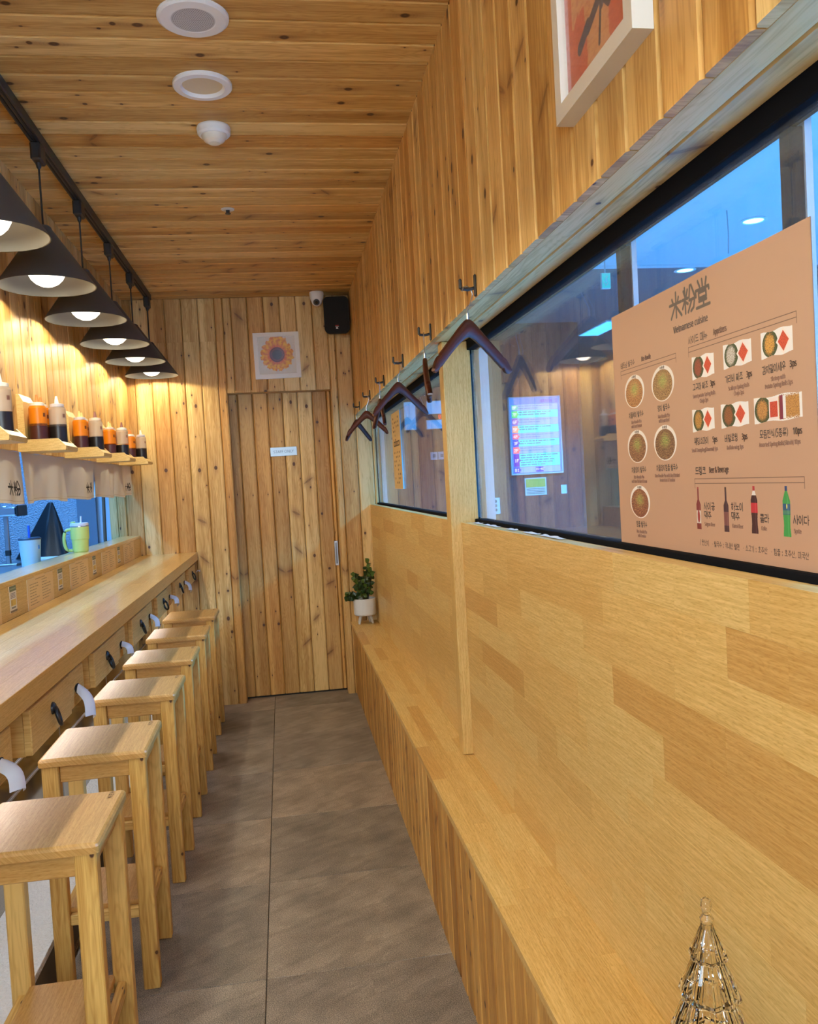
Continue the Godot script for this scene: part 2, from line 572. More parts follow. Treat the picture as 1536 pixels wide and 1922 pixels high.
func menu_texture() -> ImageTexture:
	var W := 1536
	var H := 1083
	var im := Image.create(W, H, false, Image.FORMAT_RGB8)
	im.fill(c8(188, 147, 119))
	var nz := FastNoiseLite.new()
	nz.seed = 4
	nz.frequency = 0.09
	var dark := c8(52, 38, 34)
	var grey := c8(96, 84, 78)
	var at := func(u: float, v: float) -> Vector2: return Vector2(u * W, v * H)
	for i in 3:
		var x: float = [0.395, 0.468, 0.541][i] * W
		ink(im, hanja(i), Rect2(x, 0.028 * H, 0.066 * W, 0.090 * H), 12.0, grey)
	hangul(im, "베트남 쌀국수", at.call(0.056, 0.226), Vector2(22, 26), 3.0, c8(84, 62, 54), false)
	hangul(im, "사이드 메뉴", at.call(0.490, 0.220), Vector2(25, 30), 3.4, c8(76, 58, 52), false)
	hangul(im, "드링크", at.call(0.498, 0.692), Vector2(25, 30), 4.2, dark, false)
	for l in [[0.054, 0.418, 0.248], [0.488, 0.945, 0.244], [0.492, 0.951, 0.720]]:
		for d in [0.0, 0.017]: ink_line(im, at.call(l[0], l[2] + d), at.call(l[1], l[2] + d), 2.2, c8(94, 66, 54))
		for e in [0, 1]: ink_line(im, at.call(l[e], l[2]), at.call(l[e], l[2] + 0.034), 2.2, c8(94, 66, 54))
	for t in [["차돌박이 쌀국수", 0.152, 0.445], ["양지 쌀국수", 0.334, 0.440], ["차돌양지 쌀국수", 0.154, 0.677], ["차돌양지힘줄 쌀국수", 0.338, 0.674], ["힘줄 쌀국수", 0.157, 0.907]]:
		hangul(im, t[0], at.call(t[1], t[2]), Vector2(19, 26), 3.0, dark)
	for t in [["고구마 짜조", 0.542, 0.391], ["가리비 짜조", 0.700, 0.390], ["감자말이새우", 0.860, 0.390], ["웨딩쇼마이", 0.536, 0.585], ["버팔로윙", 0.678, 0.586], ["모듬전식(5종류)", 0.850, 0.586]]:
		hangul(im, t[0], at.call(t[1], t[2]), Vector2(20, 27), 3.0, dark)
	for t in [["사이공", 0.562, 0.818], ["맥주", 0.553, 0.850], ["하노이", 0.692, 0.815], ["맥주", 0.683, 0.848], ["콜라", 0.803, 0.848], ["사이다", 0.936, 0.846]]:
		hangul(im, t[0], at.call(t[1], t[2]), Vector2(25, 29), 3.4, dark)
	hangul(im, "/ 원산지   · 쌀국수 : 국내산 쌀면   · 소고기 : 호주산   · 힘줄 : 호주산, 미국산", at.call(0.506, 0.950), Vector2(17, 22), 2.2, c8(76, 56, 48), false)
	# noodle bowls
	var soup := [[0.146, 0.348, c8(178, 116, 62)], [0.333, 0.346, c8(150, 112, 66)], [0.150, 0.579, c8(124, 72, 44)], [0.333, 0.577, c8(104, 66, 42)], [0.151, 0.812, c8(128, 58, 36)]]
	for b in soup:
		var cc: Vector2 = at.call(b[0], b[1])
		var base: Color = b[2]
		blob(im, cc, Vector2(108, 76) * 1.0, func(d: Vector2, x: int, y: int) -> Color:
			var r := d.length()
			if r > 1.0: return Color(0, 0, 0, 0)
			var q := (d - Vector2(-0.02, 0.08)) * 1.17
			if q.length() > 1.0: return Color(c8(232, 222, 214), clampf((1.0 - r) * 40.0, 0, 1))
			var n := nz.get_noise_2d(x * 1.5, y * 1.5)
			var n2 := nz.get_noise_2d(x * 3.0 + 400.0 + 60.0 * n, y * 1.2)
			var c := base.lerp(c8(222, 180, 122), clampf(n2 * 3.2, 0.0, 0.8)).lerp(c8(70, 36, 24), clampf(n * 2.2, 0.0, 0.7))
			var g := (d - Vector2(0.0, -0.12)).length()
			if g < 0.30 + n * 0.6: c = c.lerp(c8(196, 200, 110) if n2 > 0.0 else c8(116, 140, 64), 0.75)
			return Color(c, 1.0))
		for i in 3: ink(im, hanja(i), Rect2(cc.x - 22 + i * 16, cc.y - 72, 12, 11), 1.8, c8(90, 76, 70))
	# side dishes on white plates with a leaf and a dip
	var dishes := [[0.558, 0.324, 84, c8(150, 70, 46), 0], [0.717, 0.316, 92, c8(206, 202, 190), 0], [0.873, 0.316, 88, c8(214, 158, 66), 0], [0.549, 0.511, 84, c8(190, 140, 58), 0], [0.696, 0.511, 92, c8(152, 90, 44), 0], [0.866, 0.511, 134, c8(196, 140, 72), 1]]
	for q in dishes:
		var cc: Vector2 = at.call(q[0], q[1])
		var hw: float = q[2]
		var food: Color = q[3]
		var long: int = q[4]
		blob(im, cc, Vector2(hw, 46), func(d: Vector2, x: int, y: int) -> Color:
			if absf(d.y) > 0.9 + 0.06 * sin(d.x * 5.0): return Color(0, 0, 0, 0)
			var n := nz.get_noise_2d(x * 2.0, y * 2.0)
			var c := c8(232, 226, 222)
			var lx := (d.x + (0.62 if long else 0.42)) / (0.36 if long else 0.50)
			var leaf := lx * lx + d.y * d.y * 1.15
			if leaf < 1.0: c = c8(48, 62, 34).lerp(c8(86, 98, 50), clampf(n + 0.3, 0, 1))
			var fx := lx * 1.5 + 0.1
			if fx * fx + pow(d.y * 1.35, 2) < 1.0 + n: c = food.lerp(c8(92, 44, 26), clampf(n * 1.6, 0, 0.7))
			if long:
				if absf(d.x - 0.48) < 0.42 and absf(d.y) < 0.80 + n * 0.3: c = food.lerp(c8(120, 74, 34), clampf(n * 2.0, 0, 0.8))
				if absf(d.x - 0.18) < 0.07 and absf(d.y) < 0.85: c = c8(126, 34, 58)
				if absf(d.x - 0.30) < 0.06 and absf(d.y) < 0.8: c = c8(226, 222, 220)
				if absf(d.x + 0.14) < 0.21 and absf(d.y) < 0.78: c = c8(236, 218, 210)
				if absf(d.x + 0.14) < 0.16 and absf(d.y - 0.05) < 0.55: c = c8(206, 72, 44).lerp(c8(160, 40, 30), clampf(n * 2.0, 0, 1))
			else:
				var dia := absf(d.x - 0.42) / 0.46 + absf(d.y) / 0.98
				if dia < 1.0: c = c8(238, 222, 212)
				if dia < 0.74: c = c8(212, 78, 46).lerp(c8(170, 44, 30), clampf(n * 2.0, 0, 1))
			return Color(c, 1.0))
	# bottles
	var bt := [[0.506, 0.827, c8(120, 40, 34), c8(206, 196, 186), c8(150, 52, 44)], [0.641, 0.827, c8(66, 36, 42), c8(120, 70, 66), c8(62, 32, 30)], [0.763, 0.823, c8(62, 24, 26), c8(190, 40, 50), c8(176, 34, 40)], [0.886, 0.823, c8(58, 148, 70), c8(40, 84, 120), c8(30, 60, 110)]]
	for i in 4:
		var b: Array = bt[i]
		blob(im, at.call(b[0], b[1]), Vector2(30, 82), func(d: Vector2, x: int, y: int) -> Color:
			var prof := 0.62
			if i < 2: prof = 0.20 if d.y < -0.42 else lerpf(0.20, 0.56, clampf((d.y + 0.42) / 0.22, 0, 1))
			else: prof = 0.22 if d.y < -0.82 else lerpf(0.20, 0.68, clampf((d.y + 0.82) / 0.4, 0, 1)) - (0.10 * sin(clampf((d.y - 0.1) * 4.0, 0, PI)))
			if absf(d.x) > prof: return Color(0, 0, 0, 0)
			var c: Color = b[2]
			if d.y < (-0.92 if i < 2 else -0.82): c = b[4]
			elif i == 2 and d.y < -0.62: c = c8(226, 216, 210)
			if d.y > (0.10 if i < 2 else -0.30) and d.y < (0.72 if i < 2 else 0.12): c = b[3]
			if i == 0 and (d - Vector2(0, 0.38)).length() < 0.30: c = c8(150, 40, 36)
			if i == 3 and (d - Vector2(0.05, -0.2)).length() < 0.10: c = c8(232, 214, 90)
			if i == 3 and d.y > -0.05 and d.y < 0.1: c = c8(70, 130, 104)
			if d.x > 0.28 * prof and d.x < 0.5 * prof: c = c.lerp(Color.WHITE, 0.14)
			return Color(c, 1.0))
	return ImageTexture.create_from_image(im)

func directory_texture() -> ImageTexture:
	var W := 384
	var H := 544
	var im := Image.create(W, H, false, Image.FORMAT_RGB8)
	im.fill(c8(60, 130, 255))
	hangul(im, "세종프라자", Vector2(282, 27), Vector2(17, 22), 2.6, c8(60, 60, 190))
	for x in [352, 364]: ink_line(im, Vector2(x, 18), Vector2(x, 36), 2.6, c8(60, 60, 190))
	ink_line(im, Vector2(346, 17), Vector2(370, 17), 2.0, c8(60, 60, 190))
	ink_line(im, Vector2(346, 37), Vector2(370, 37), 2.0, c8(60, 60, 190))
	var rows := [["8F", 48, 92, c8(70, 190, 190)], ["7F", 92, 146, c8(40, 214, 130)], ["6F", 146, 198, c8(130, 96, 210)], ["5F", 198, 254, c8(222, 160, 140)], ["4F", 254, 300, c8(214, 90, 150)], ["3F", 300, 350, c8(20, 40, 230)], ["2F", 350, 402, c8(250, 96, 130)], ["1F", 402, 496, c8(84, 30, 210)], ["B1", 496, 540, c8(20, 50, 230)]]
	rng.seed = 5
	for i in rows.size():
		var r: Array = rows[i]
		im.fill_rect(Rect2i(56, r[1], 312, r[2] - r[1] - 2), c8(120, 176, 250) if i % 2 == 0 else c8(60, 236, 255))
		im.fill_rect(Rect2i(12, r[1] + 2, 44, r[2] - r[1] - 6), r[3])
		for k in 12: im.fill_rect(Rect2i(56 + k, (r[1] + r[2]) / 2 - 12 + k, 1, maxi(1, 22 - 2 * k)), r[3])
		glyphs(im, r[0], Vector2(18, (r[1] + r[2]) / 2.0 - 11), 3.2, c8(236, 244, 255))
		var lines: int = maxi(1, (r[2] - r[1] - 8) / 17)
		for l in lines:
			var x := 66
			while x < 330 - (90 if l == lines - 1 else 0) - rng.randi() % 30 and i < 8:
				var w := 12 + rng.randi() % 34
				for xx in range(x, x + w, 3): im.fill_rect(Rect2i(xx, r[1] + 7 + l * 17 + (xx / 3) % 2, 2, 8), c8(30, 70, 170) if i % 2 else c8(86, 120, 200))
				x += w + 6
	im.fill_rect(Rect2i(178, 500, 58, 36), c8(20, 50, 230))
	for k in 12: im.fill_rect(Rect2i(236 + k, 506 + k, 1, maxi(1, 24 - 2 * k)), c8(20, 50, 230))
	glyphs(im, "B1~B2", Vector2(181, 508), 2.3, c8(220, 236, 255))
	return ImageTexture.create_from_image(im)

const G57 := {"0": "01110100011001110101110011000101110", "1": "00100011000010000100001000010001110", "2": "01110100010000100110010001000011111", "3": "11110000010000101110000010000111110", "4": "00010001100101010010111110001000010", "5": "11111100001111000001000011000101110", "6": "00110010001000011110100011000101110", "7": "11111000010001000100010000100001000", "8": "01110100011000101110100011000101110", "F": "11111100001000011110100001000010000", "B": "11110100011000111110100011000111110", "~": "00000000000100010101000100000000000"}
func glyphs(im: Image, s: String, at: Vector2, px: float, c: Color) -> void:
	for i in s.length():
		var b: String = G57[s[i]]
		for k in 35:
			if b[k] == "1": im.fill_rect(Rect2i(int(at.x + (i * 5.6 + k % 5) * px), int(at.y + (k / 5) * px), int(ceil(px)), int(ceil(px))), c)

func card_texture() -> ImageTexture:
	var im := Image.create(256, 168, false, Image.FORMAT_RGB8)
	im.fill(c8(226, 190, 134))
	im.fill_rect(Rect2i(76, 8, 96, 4), c8(150, 112, 66))
	rng.seed = 9
	for col in 2:
		for r in 8:
			var y := 30 + r * 16 - col * 8
			var x := 22 + col * 116
			var stop := x + 50 + rng.randi() % 44
			while x < stop:
				var w := 5 + rng.randi() % 12
				im.fill_rect(Rect2i(x, y, w, 5), c8(150, 114, 74))
				x += w + 3
	return ImageTexture.create_from_image(im)

func sticker_texture() -> ImageTexture:
	var im := Image.create(64, 128, false, Image.FORMAT_RGB8)
	im.fill(c8(226, 216, 200))
	im.fill_rect(Rect2i(0, 0, 64, 26), c8(92, 104, 74))
	im.fill_rect(Rect2i(6, 10, 52, 6), c8(150, 158, 130))
	for r in 4: im.fill_rect(Rect2i(8, 34 + r * 7, 46, 4), c8(128, 118, 122))
	im.fill_rect(Rect2i(8, 66, 48, 30), c8(212, 172, 66))
	im.fill_rect(Rect2i(14, 70, 5, 24), c8(140, 104, 40))
	im.fill_rect(Rect2i(12, 102, 40, 8), c8(120, 112, 104))
	im.fill_rect(Rect2i(0, 118, 64, 10), c8(110, 96, 78))
	return ImageTexture.create_from_image(im)

func sunflower_texture() -> ImageTexture:
	var n := 256
	var im := Image.create(n, n, false, Image.FORMAT_RGB8)
	im.fill(c8(222, 208, 184))
	var nz := FastNoiseLite.new()
	nz.seed = 2
	nz.frequency = 0.05
	blob(im, Vector2(128, 122), Vector2(127, 127), func(d: Vector2, x: int, y: int) -> Color:
		var r := d.length()
		var a := atan2(d.y, d.x)
		var nn := nz.get_noise_2d(x, y)
		var edge := 0.80 + 0.10 * absf(sin(a * 8.0)) + 0.08 * nn + (0.14 if a < -1.0 and a > -2.0 else 0.0)
		if r > edge: return Color(0, 0, 0, 0)
		var c := c8(242, 178, 6).lerp(c8(212, 112, 4), clampf(0.4 + nn * 1.4 + 0.35 * sin(a * 16.0), 0, 1))
		if r < 0.56: c = c.lerp(c8(204, 70, 34), clampf((0.60 - r) * 4.0 + 0.2 * sin(a * 24.0), 0, 1))
		if r < 0.40: c = c8(74, 24, 34)
		if r < 0.34 and r > 0.28: c = c8(120, 58, 62)
		if r < 0.27: c = c8(52, 50, 56)
		return Color(c, 1.0))
	return ImageTexture.create_from_image(im)

func painting_texture() -> ImageTexture:
	var n := 256
	var im := Image.create(n, n, false, Image.FORMAT_RGB8)
	var nz := FastNoiseLite.new()
	nz.seed = 14
	nz.frequency = 0.02
	for y in n:
		for x in n:
			var v := nz.get_noise_2d(x, y * 0.7)
			var c := c8(206, 92, 46)
			if x > 86 + 10 * v and x < 176 + 12 * v: c = c8(212, 148, 88)
			if y < 150 + 30 * v and x > 30 and x < 190: c = c8(216, 152, 92)
			if x < 16: c = c8(208, 140, 140)
			im.set_pixel(x, y, c.lerp(c8(160, 60, 34), clampf(nz.get_noise_2d(x * 2.0, y * 6.0) * 0.5, 0, 0.4)))
	var d := c8(72, 58, 66)
	for s in [[Vector2(60, 196), Vector2(96, 178), 20.0], [Vector2(96, 184), Vector2(150, 160), 18.0], [Vector2(150, 160), Vector2(178, 186), 16.0], [Vector2(146, 140), Vector2(152, 176), 16.0], [Vector2(148, 176), Vector2(138, 226), 8.0]]:
		ink_line(im, s[0], s[1], s[2], d)
	return ImageTexture.create_from_image(im)

func cloth_texture(signed: bool) -> ImageTexture:
	var im := Image.create(512, 160, false, Image.FORMAT_RGB8)
	im.fill(c8(222, 213, 196))
	im.fill_rect(Rect2i(0, 150, 512, 2), c8(200, 182, 150))
	if signed:
		for i in 2: ink(im, hanja(i), Rect2(346 + i * 74, 92, 58, 40), 6.0, c8(40, 34, 30))
	return ImageTexture.create_from_image(im)

func banner_texture() -> ImageTexture:
	var im := Image.create(256, 320, false, Image.FORMAT_RGB8)
	im.fill(c8(214, 176, 118))
	rng.seed = 77
	im.fill_rect(Rect2i(40, 120, 176, 22), c8(74, 54, 38))
	for k in 4: im.fill_rect(Rect2i(58 + k * 40, 125, 20, 12), c8(214, 176, 118))
	for col in 4:
		for r in 16:
			if r in [6, 7]: continue
			if rng.randf() < 0.6: im.fill_rect(Rect2i(40 + col * 48, 20 + r * 18, 14 + rng.randi() % 16, 8), c8(118, 88, 58))
	return ImageTexture.create_from_image(im)

func text_mesh(s: String, height: float, bold := false) -> TextMesh:
	var f := SystemFont.new()
	f.font_names = PackedStringArray(["Droid Sans"])
	if bold: f.font_weight = 700
	var t := TextMesh.new()
	t.text = s
	t.font = f
	t.font_size = 24
	t.pixel_size = height / 18.0
	t.depth = 0.0004
	t.curve_step = 2.0
	return t

# ---------------------------------------------------------------- scene
const EXPOSURE := 1.58
const LAMP_E := 0.155
const SKY := Color(0.80, 0.91, 1.0)
const SKY_E := 13.5
const STRIP_E := 0.75
const HALL_E := 12.0
const LAMP_Z := [-5.425, -4.835, -4.26, -3.655, -3.07, -2.48, -1.89, -1.30, -0.71, -0.12, 0.47]

func omni(parent: Node, at: Vector3, c: Color, e: float, size: float) -> void:
	var l := OmniLight3D.new()
	l.name = "light"
	l.light_color = c
	l.light_energy = e
	l.light_size = size
	l.omni_range = 12.0
	l.omni_attenuation = 2.0
	l.shadow_enabled = true
	parent.add_child(l, true)
	l.position = at

func spot(parent: Node, at: Vector3, c: Color, e: float, size: float, deg: float, soft: float) -> void:
	var l := SpotLight3D.new()
	l.name = "light"
	l.light_color = c
	l.light_energy = e
	l.light_size = size
	l.spot_angle = deg
	l.spot_angle_attenuation = soft
	l.spot_range = 12.0
	l.spot_attenuation = 2.0
	l.shadow_enabled = true
	parent.add_child(l, true)
	l.transform = Transform3D(Basis(Vector3.RIGHT, -PI / 2), at)

func area(parent: Node, at: Vector3, b: Basis, c: Color, e: float, size: Vector2) -> void:
	var l := AreaLight3D.new()
	l.name = "light"
	l.light_color = c
	l.light_energy = e
	l.area_size = size
	l.area_range = 12.0
	l.area_attenuation = 2.0
	l.shadow_enabled = true
	parent.add_child(l, true)
	l.transform = Transform3D(b, at)

func _ready() -> void:
	var cam := Camera3D.new()
	cam.name = "camera"
	cam.fov = rad_to_deg(2.0 * atan(961.0 / 1571.77))
	cam.near = 0.05
	cam.far = 60.0
	add_child(cam)
	# yaw 8.537 deg to the right, 2.211 deg down, rolled 3.204 deg
	var by := Basis(Vector3.UP, -0.1490008)
	var bx := Basis(Vector3.RIGHT, -0.0385896)
	var bz := Basis(Vector3.BACK, -0.0559163)
	cam.transform = Transform3D(by * bx * bz, Vector3(0, 1.427, 0))
	cam.current = true
	var we := WorldEnvironment.new()
	we.name = "environment"
	var env := Environment.new()
	env.background_mode = Environment.BG_COLOR
	env.background_color = SKY      # cool daylight, let in by the glazed entrance behind the camera
	env.background_energy_multiplier = SKY_E
	env.tonemap_mode = Environment.TONE_MAPPER_LINEAR
	env.tonemap_exposure = EXPOSURE
	env.sdfgi_enabled = true
	env.ssao_enabled = true
	env.ssil_enabled = true
	we.environment = env
	add_child(we)
	rng.seed = 1
	make_materials()
	shell()
	windows()
	hall()
	kitchen()
	bench()
	counter()
	lamps()
	stools()
	trays()
	noren()
	hooks()
	pictures()
	ceiling_things()
	posters()
	plant()
	glass_tree()

func make_materials() -> void:
	var pine := pine_texture()
	var rub := rubber_texture()
	M.pine = []
	for t in [Color(1, 1, 1), Color(0.93, 0.88, 0.81), Color(1, 0.965, 0.92), Color(0.95, 0.87, 0.76), Color(0.89, 0.84, 0.77), Color(1.0, 0.98, 0.96)]:
		M.pine.append(mat(t, 0.5, pine))
	M.bench = []
	for t in [Color(0.96, 0.88, 0.74), Color(0.90, 0.82, 0.68), Color(0.97, 0.90, 0.78), Color(0.86, 0.76, 0.60)]: M.bench.append(mat(t, 0.5, pine))
	M.back = mat(c8(120, 88, 54), 0.8)
	M.soffit = M.pine[0]
	M.rub = []
	for t in [Color(1, 1, 1), Color(0.97, 0.94, 0.90), Color(0.96, 0.92, 0.86), Color(1.0, 0.98, 0.95), Color(0.985, 0.96, 0.93), Color(0.93, 0.86, 0.78)]:
		M.rub.append(mat(t, 0.42, rub))
	M.top = []
	for t in [Color(1, 0.98, 0.95), Color(0.97, 0.94, 0.90), Color(0.98, 0.95, 0.92), Color(0.94, 0.90, 0.84)]:
		var m := mat(t, 0.3, rub)
		m.clearcoat_enabled = true
		m.clearcoat = 0.5
		m.clearcoat_roughness = 0.16
		M.top.append(m)
	M.stool = mat(Color(1, 0.97, 0.86), 0.5, pine)
	M.seat = mat(Color(0.87, 0.77, 0.66), 0.42, rub)
	M.drawer = mat(Color(0.95, 0.91, 0.84), 0.5, rub)
	M.stone = []
	var stone := stone_texture()
	for t in [Color(1, 1, 1), Color(0.95, 0.95, 0.96), Color(1.04, 1.02, 1.0), Color(0.92, 0.92, 0.92)]:
		M.stone.append(mat(t, 0.55, stone))
	M.grout = mat(c8(84, 76, 68), 0.9)
	M.platform = mat(c8(226, 222, 214), 0.8)
	M.platform.heightmap_enabled = true
	M.platform.heightmap_texture = relief(51, 0.05, 512, 3)
	M.platform.heightmap_scale = 0.6
	M.platform.uv1_triplanar = true
	M.platform.uv1_scale = Vector3(3, 3, 3)
	M.black = mat(c8(34, 34, 36), 0.42)
	M.black_matte = mat(c8(28, 28, 29), 0.75)
	M.shade_out = mat(c8(70, 70, 72), 0.5)
	M.shade_in = mat(c8(88, 87, 84), 0.5)
	M.frame_dark = mat(c8(22, 22, 25), 0.85)
	M.frame_dark.metallic_specular = 0.15
	M.white = mat(c8(226, 224, 222), 0.45)
	M.white_matte = mat(c8(222, 218, 212), 0.75)
	M.off_white = mat(c8(214, 204, 188), 0.6)
	M.steel = mat(c8(190, 190, 192), 0.28, null, 1.0)
	M.mirror = mat(c8(150, 142, 128), 0.09, null, 1.0)
	M.glass = mat(Color(0.96, 0.98, 1.0, 0.04), 0.0)
	M.glass.transparency = BaseMaterial3D.TRANSPARENCY_ALPHA
	M.film = mat(Color(0.96, 0.98, 1.0, 0.04), 0.0)
	M.film.transparency = BaseMaterial3D.TRANSPARENCY_ALPHA
	M.film.metallic_specular = 0.28
	M.hanger = mat(c8(84, 38, 26), 0.32)
	M.ceramic = mat(c8(216, 216, 212), 0.4)

# a row of boards: from a to b along `dir` (unit), each board `len` long along `up`, facing `out`, finished face on the plane through `o`
func boards(parent: Node, o: Vector3, dir: Vector3, total: float, up: Vector3, len: float, out: Vector3, pitch := 0.107, t := 0.016, c := 0.0042, first := 0.0, called := "board", mats: Array = []) -> void:
	if mats.is_empty(): mats = M.pine
	var b := axes(up, out)
	var x := -first
	var i := 0
	while x < total - 0.004:
		var x0 := maxf(x, 0.0)
		var x1 := minf(x + pitch, total)
		x += pitch
		i += 1
		if x1 - x0 < 0.008: continue
		var u0 := rng.randi_range(0, 7) * 0.05 if len < 1.6 else 0.0
		var m := board(snappedf(x1 - x0, 0.0005), len, t, c, rng.randi_range(0, 7), u0)
		part(parent, called, m, mats[rng.randi_range(0, mats.size() - 1)], o + dir * ((x0 + x1) / 2.0) - out * t, b)

func slab(parent: Node, called: String, lo: Vector3, hi: Vector3, m: Material, c := 0.0) -> MeshInstance3D:
	return part(parent, called, box(hi - lo, c), m, (lo + hi) / 2.0)

func shell() -> void:
	# floor: 0.6 m stone tiles with thin joints
	var fl := thing("floor", "grey brown stone tile floor of the narrow aisle", "floor", Vector3.ZERO, "", "structure")
	slab(fl, "screed", Vector3(-1.1, -0.12, -5.95), Vector3(0.75, -0.006, 1.15), M.grout)
	for ix in 3:
		for iz in 12:
			var x0: float = [-1.045, -0.73, -0.13][ix]
			var x1: float = [-0.73, -0.13, 0.47][ix]
			var z1 := 1.171 - iz * 0.6
			var z0 := maxf(z1 - 0.6, -5.80)
			if z1 - z0 < 0.05: continue
			var g := 0.0013
			var st := st_new()
			var sz := Vector3(x1 - x0 - 2 * g, 0.012, z1 - z0 - 2 * g)
			box_into(st, sz, 0.0012, Vector3.ZERO, 0, 1.0, 1, 0, rng.randi_range(0, 9) * 0.1, 1.0)
			part(fl, "tile", st.commit(), M.stone[(ix * 5 + iz * 3) % 4], Vector3((x0 + x1) / 2, -0.006 + rng.randf_range(-0.0004, 0.0004), (z0 + z1) / 2))
	# ceiling
	var ce := thing("ceiling", "ceiling of horizontal knotty pine boards", "ceiling", Vector3.ZERO, "", "structure")
	slab(ce, "deck", Vector3(-1.05, Y_C + 0.013, -5.95), Vector3(0.70, Y_C + 0.14, 1.15), M.back)
	boards(ce, Vector3(X_L, Y_C, Z_END), Vector3.BACK, 4.2, Vector3.RIGHT, X_R - X_L, Vector3.DOWN)
	slab(ce, "rear_panel", Vector3(X_L, Y_C, Z_END + 4.2), Vector3(X_R, Y_C + 0.013, 1.1), M.pine[0])
	# left wall: boards above the serving hatch
	var wl := thing("wall_left", "knotty pine board wall above the serving hatch", "wall", Vector3.ZERO, "", "structure")
	slab(wl, "core", Vector3(-1.05, 1.630, -5.66), Vector3(X_L - 0.013, Y_C + 0.05, 1.1), M.back)
	boards(wl, Vector3(X_L, 1.612, Z_END), Vector3.BACK, 4.6, Vector3.UP, Y_C - 1.612, Vector3.RIGHT)
	slab(wl, "rear_panel", Vector3(X_L - 0.013, 1.612, Z_END + 4.6), Vector3(X_L, Y_C, 1.1), M.pine[0])
	var wc := thing("wall_counter", "low wall under the serving hatch behind the counter", "wall", Vector3.ZERO, "", "structure")
	slab(wc, "lower_core", Vector3(-1.05, 0.0, -5.66), Vector3(X_L - 0.006, 1.1425, 1.1), M.back)
	# right wall above the window
	var wr := thing("wall_right", "knotty pine board wall above the long window", "wall", Vector3.ZERO, "", "structure")
	slab(wr, "core", Vector3(X_R + 0.013, 1.90, -5.66), Vector3(0.70, Y_C + 0.05, 1.1), M.back)
	boards(wr, Vector3(X_R, 1.877, Z_END), Vector3.BACK, 5.1, Vector3.UP, Y_C - 1.877, Vector3.LEFT)
	slab(wr, "rear_panel", Vector3(X_R, 1.877, Z_END + 5.1), Vector3(X_R + 0.013, Y_C, 1.1), M.pine[0])
	slab(wr, "lower_core", Vector3(0.625, 0.0, -5.66), Vector3(0.70, 1.262, 1.1), M.back)
	for i in 2:
		var st := st_new()
		box_into(st, Vector3(0.052, 0.023, 6.74), 0.003, Vector3.ZERO, 2, 2.4, 8, 2 + 3 * i, 0.1, 0.1)
		part(wr, "soffit_board", st.commit(), M.soffit, Vector3(X_R + 0.014 + 0.0265 + 0.053 * i, 1.8885, -2.27))
	# end wall with the doorway
	var we := thing("wall_far", "knotty pine board wall around the recessed doorway", "wall", Vector3.ZERO, "", "structure")
	slab(we, "core_left", Vector3(-1.06, 0.0, -5.95), Vector3(-0.33, Y_C + 0.05, Z_END - 0.013), M.back)
	slab(we, "core_head", Vector3(-0.33, 2.075, -5.95), Vector3(0.38, Y_C + 0.05, Z_END - 0.013), M.back)
	slab(we, "core_right", Vector3(0.38, 0.0, -5.95), Vector3(0.70, Y_C + 0.05, Z_END - 0.013), M.back)
	boards(we, Vector3(-1.06, 0.0, Z_END), Vector3.RIGHT, 0.745, Vector3.UP, Y_C, Vector3.BACK, 0.106, 0.016, 0.0045, 0.05)
	boards(we, Vector3(-0.315, 2.06, Z_END), Vector3.RIGHT, 0.68, Vector3.UP, Y_C - 2.06, Vector3.BACK, 0.106, 0.016, 0.0045, 0.053)
	boards(we, Vector3(0.365, 0.0, Z_END), Vector3.RIGHT, 0.28, Vector3.UP, Y_C, Vector3.BACK, 0.106, 0.016, 0.0045, 0.06)
	# reveal of the doorway
	part(we, "jamb_board", board(0.115, 2.06, 0.014, 0.002, 5, 0.0), M.pine[4], Vector3(-0.329, 0, -5.698), axes(Vector3.UP, Vector3.RIGHT))
	part(we, "jamb_board", board(0.115, 2.06, 0.014, 0.002, 2, 0.0), M.pine[1], Vector3(0.379, 0, -5.698), axes(Vector3.UP, Vector3.LEFT))
	part(we, "head_board", board(0.115, 0.68, 0.014, 0.002, 1, 0.0), M.pine[1], Vector3(-0.315, 2.074, -5.698), axes(Vector3.RIGHT, Vector3.DOWN))
	# the sliding door
	var d := thing("door_1", "sliding pine board door in the end wall", "door", Vector3.ZERO, "", "structure")
	slab(d, "leaf_core", Vector3(-0.345, 0.012, -5.80), Vector3(0.365, 2.09, -5.772), M.back)
	boards(d, Vector3(-0.325, 0.012, -5.757), Vector3.RIGHT, 0.690, Vector3.UP, 2.07, Vector3.BACK, 0.100, 0.014, 0.005, 0.035)
	var h := part(d, "flush_handle", box(Vector3(0.026, 0.17, 0.006), 0.002), M.steel, Vector3(0.345, 0.952, -5.755))
	part(h, "grip", box(Vector3(0.012, 0.145, 0.002), 0.0), mat(c8(120, 120, 122), 0.4, null, 1.0), Vector3(0, 0, 0.0035))
	slab(d, "back_board", Vector3(-0.40, 0.0, -5.95), Vector3(0.42, 2.12, -5.86), M.back)
	slab(d, "threshold", Vector3(-0.345, 0.0, -5.80), Vector3(0.38, 0.012, -5.765), M.black_matte)
	# wall behind the camera
	var wb := thing("wall_rear", "rear wall with the glazed entrance", "wall", Vector3.ZERO, "", "structure")
	slab(wb, "pier_left", Vector3(-1.05, 0.0, 1.1), Vector3(-0.90, Y_C + 0.1, 1.2), M.pine[0])
	slab(wb, "pier_right", Vector3(0.45, 0.0, 1.1), Vector3(0.70, Y_C + 0.1, 1.2), M.pine[0])
	slab(wb, "header", Vector3(-0.90, 2.45, 1.1), Vector3(0.45, Y_C + 0.1, 1.2), M.pine[0])
	var en := thing("door_2", "glazed double entrance door with dark frame", "door", Vector3.ZERO, "", "structure")
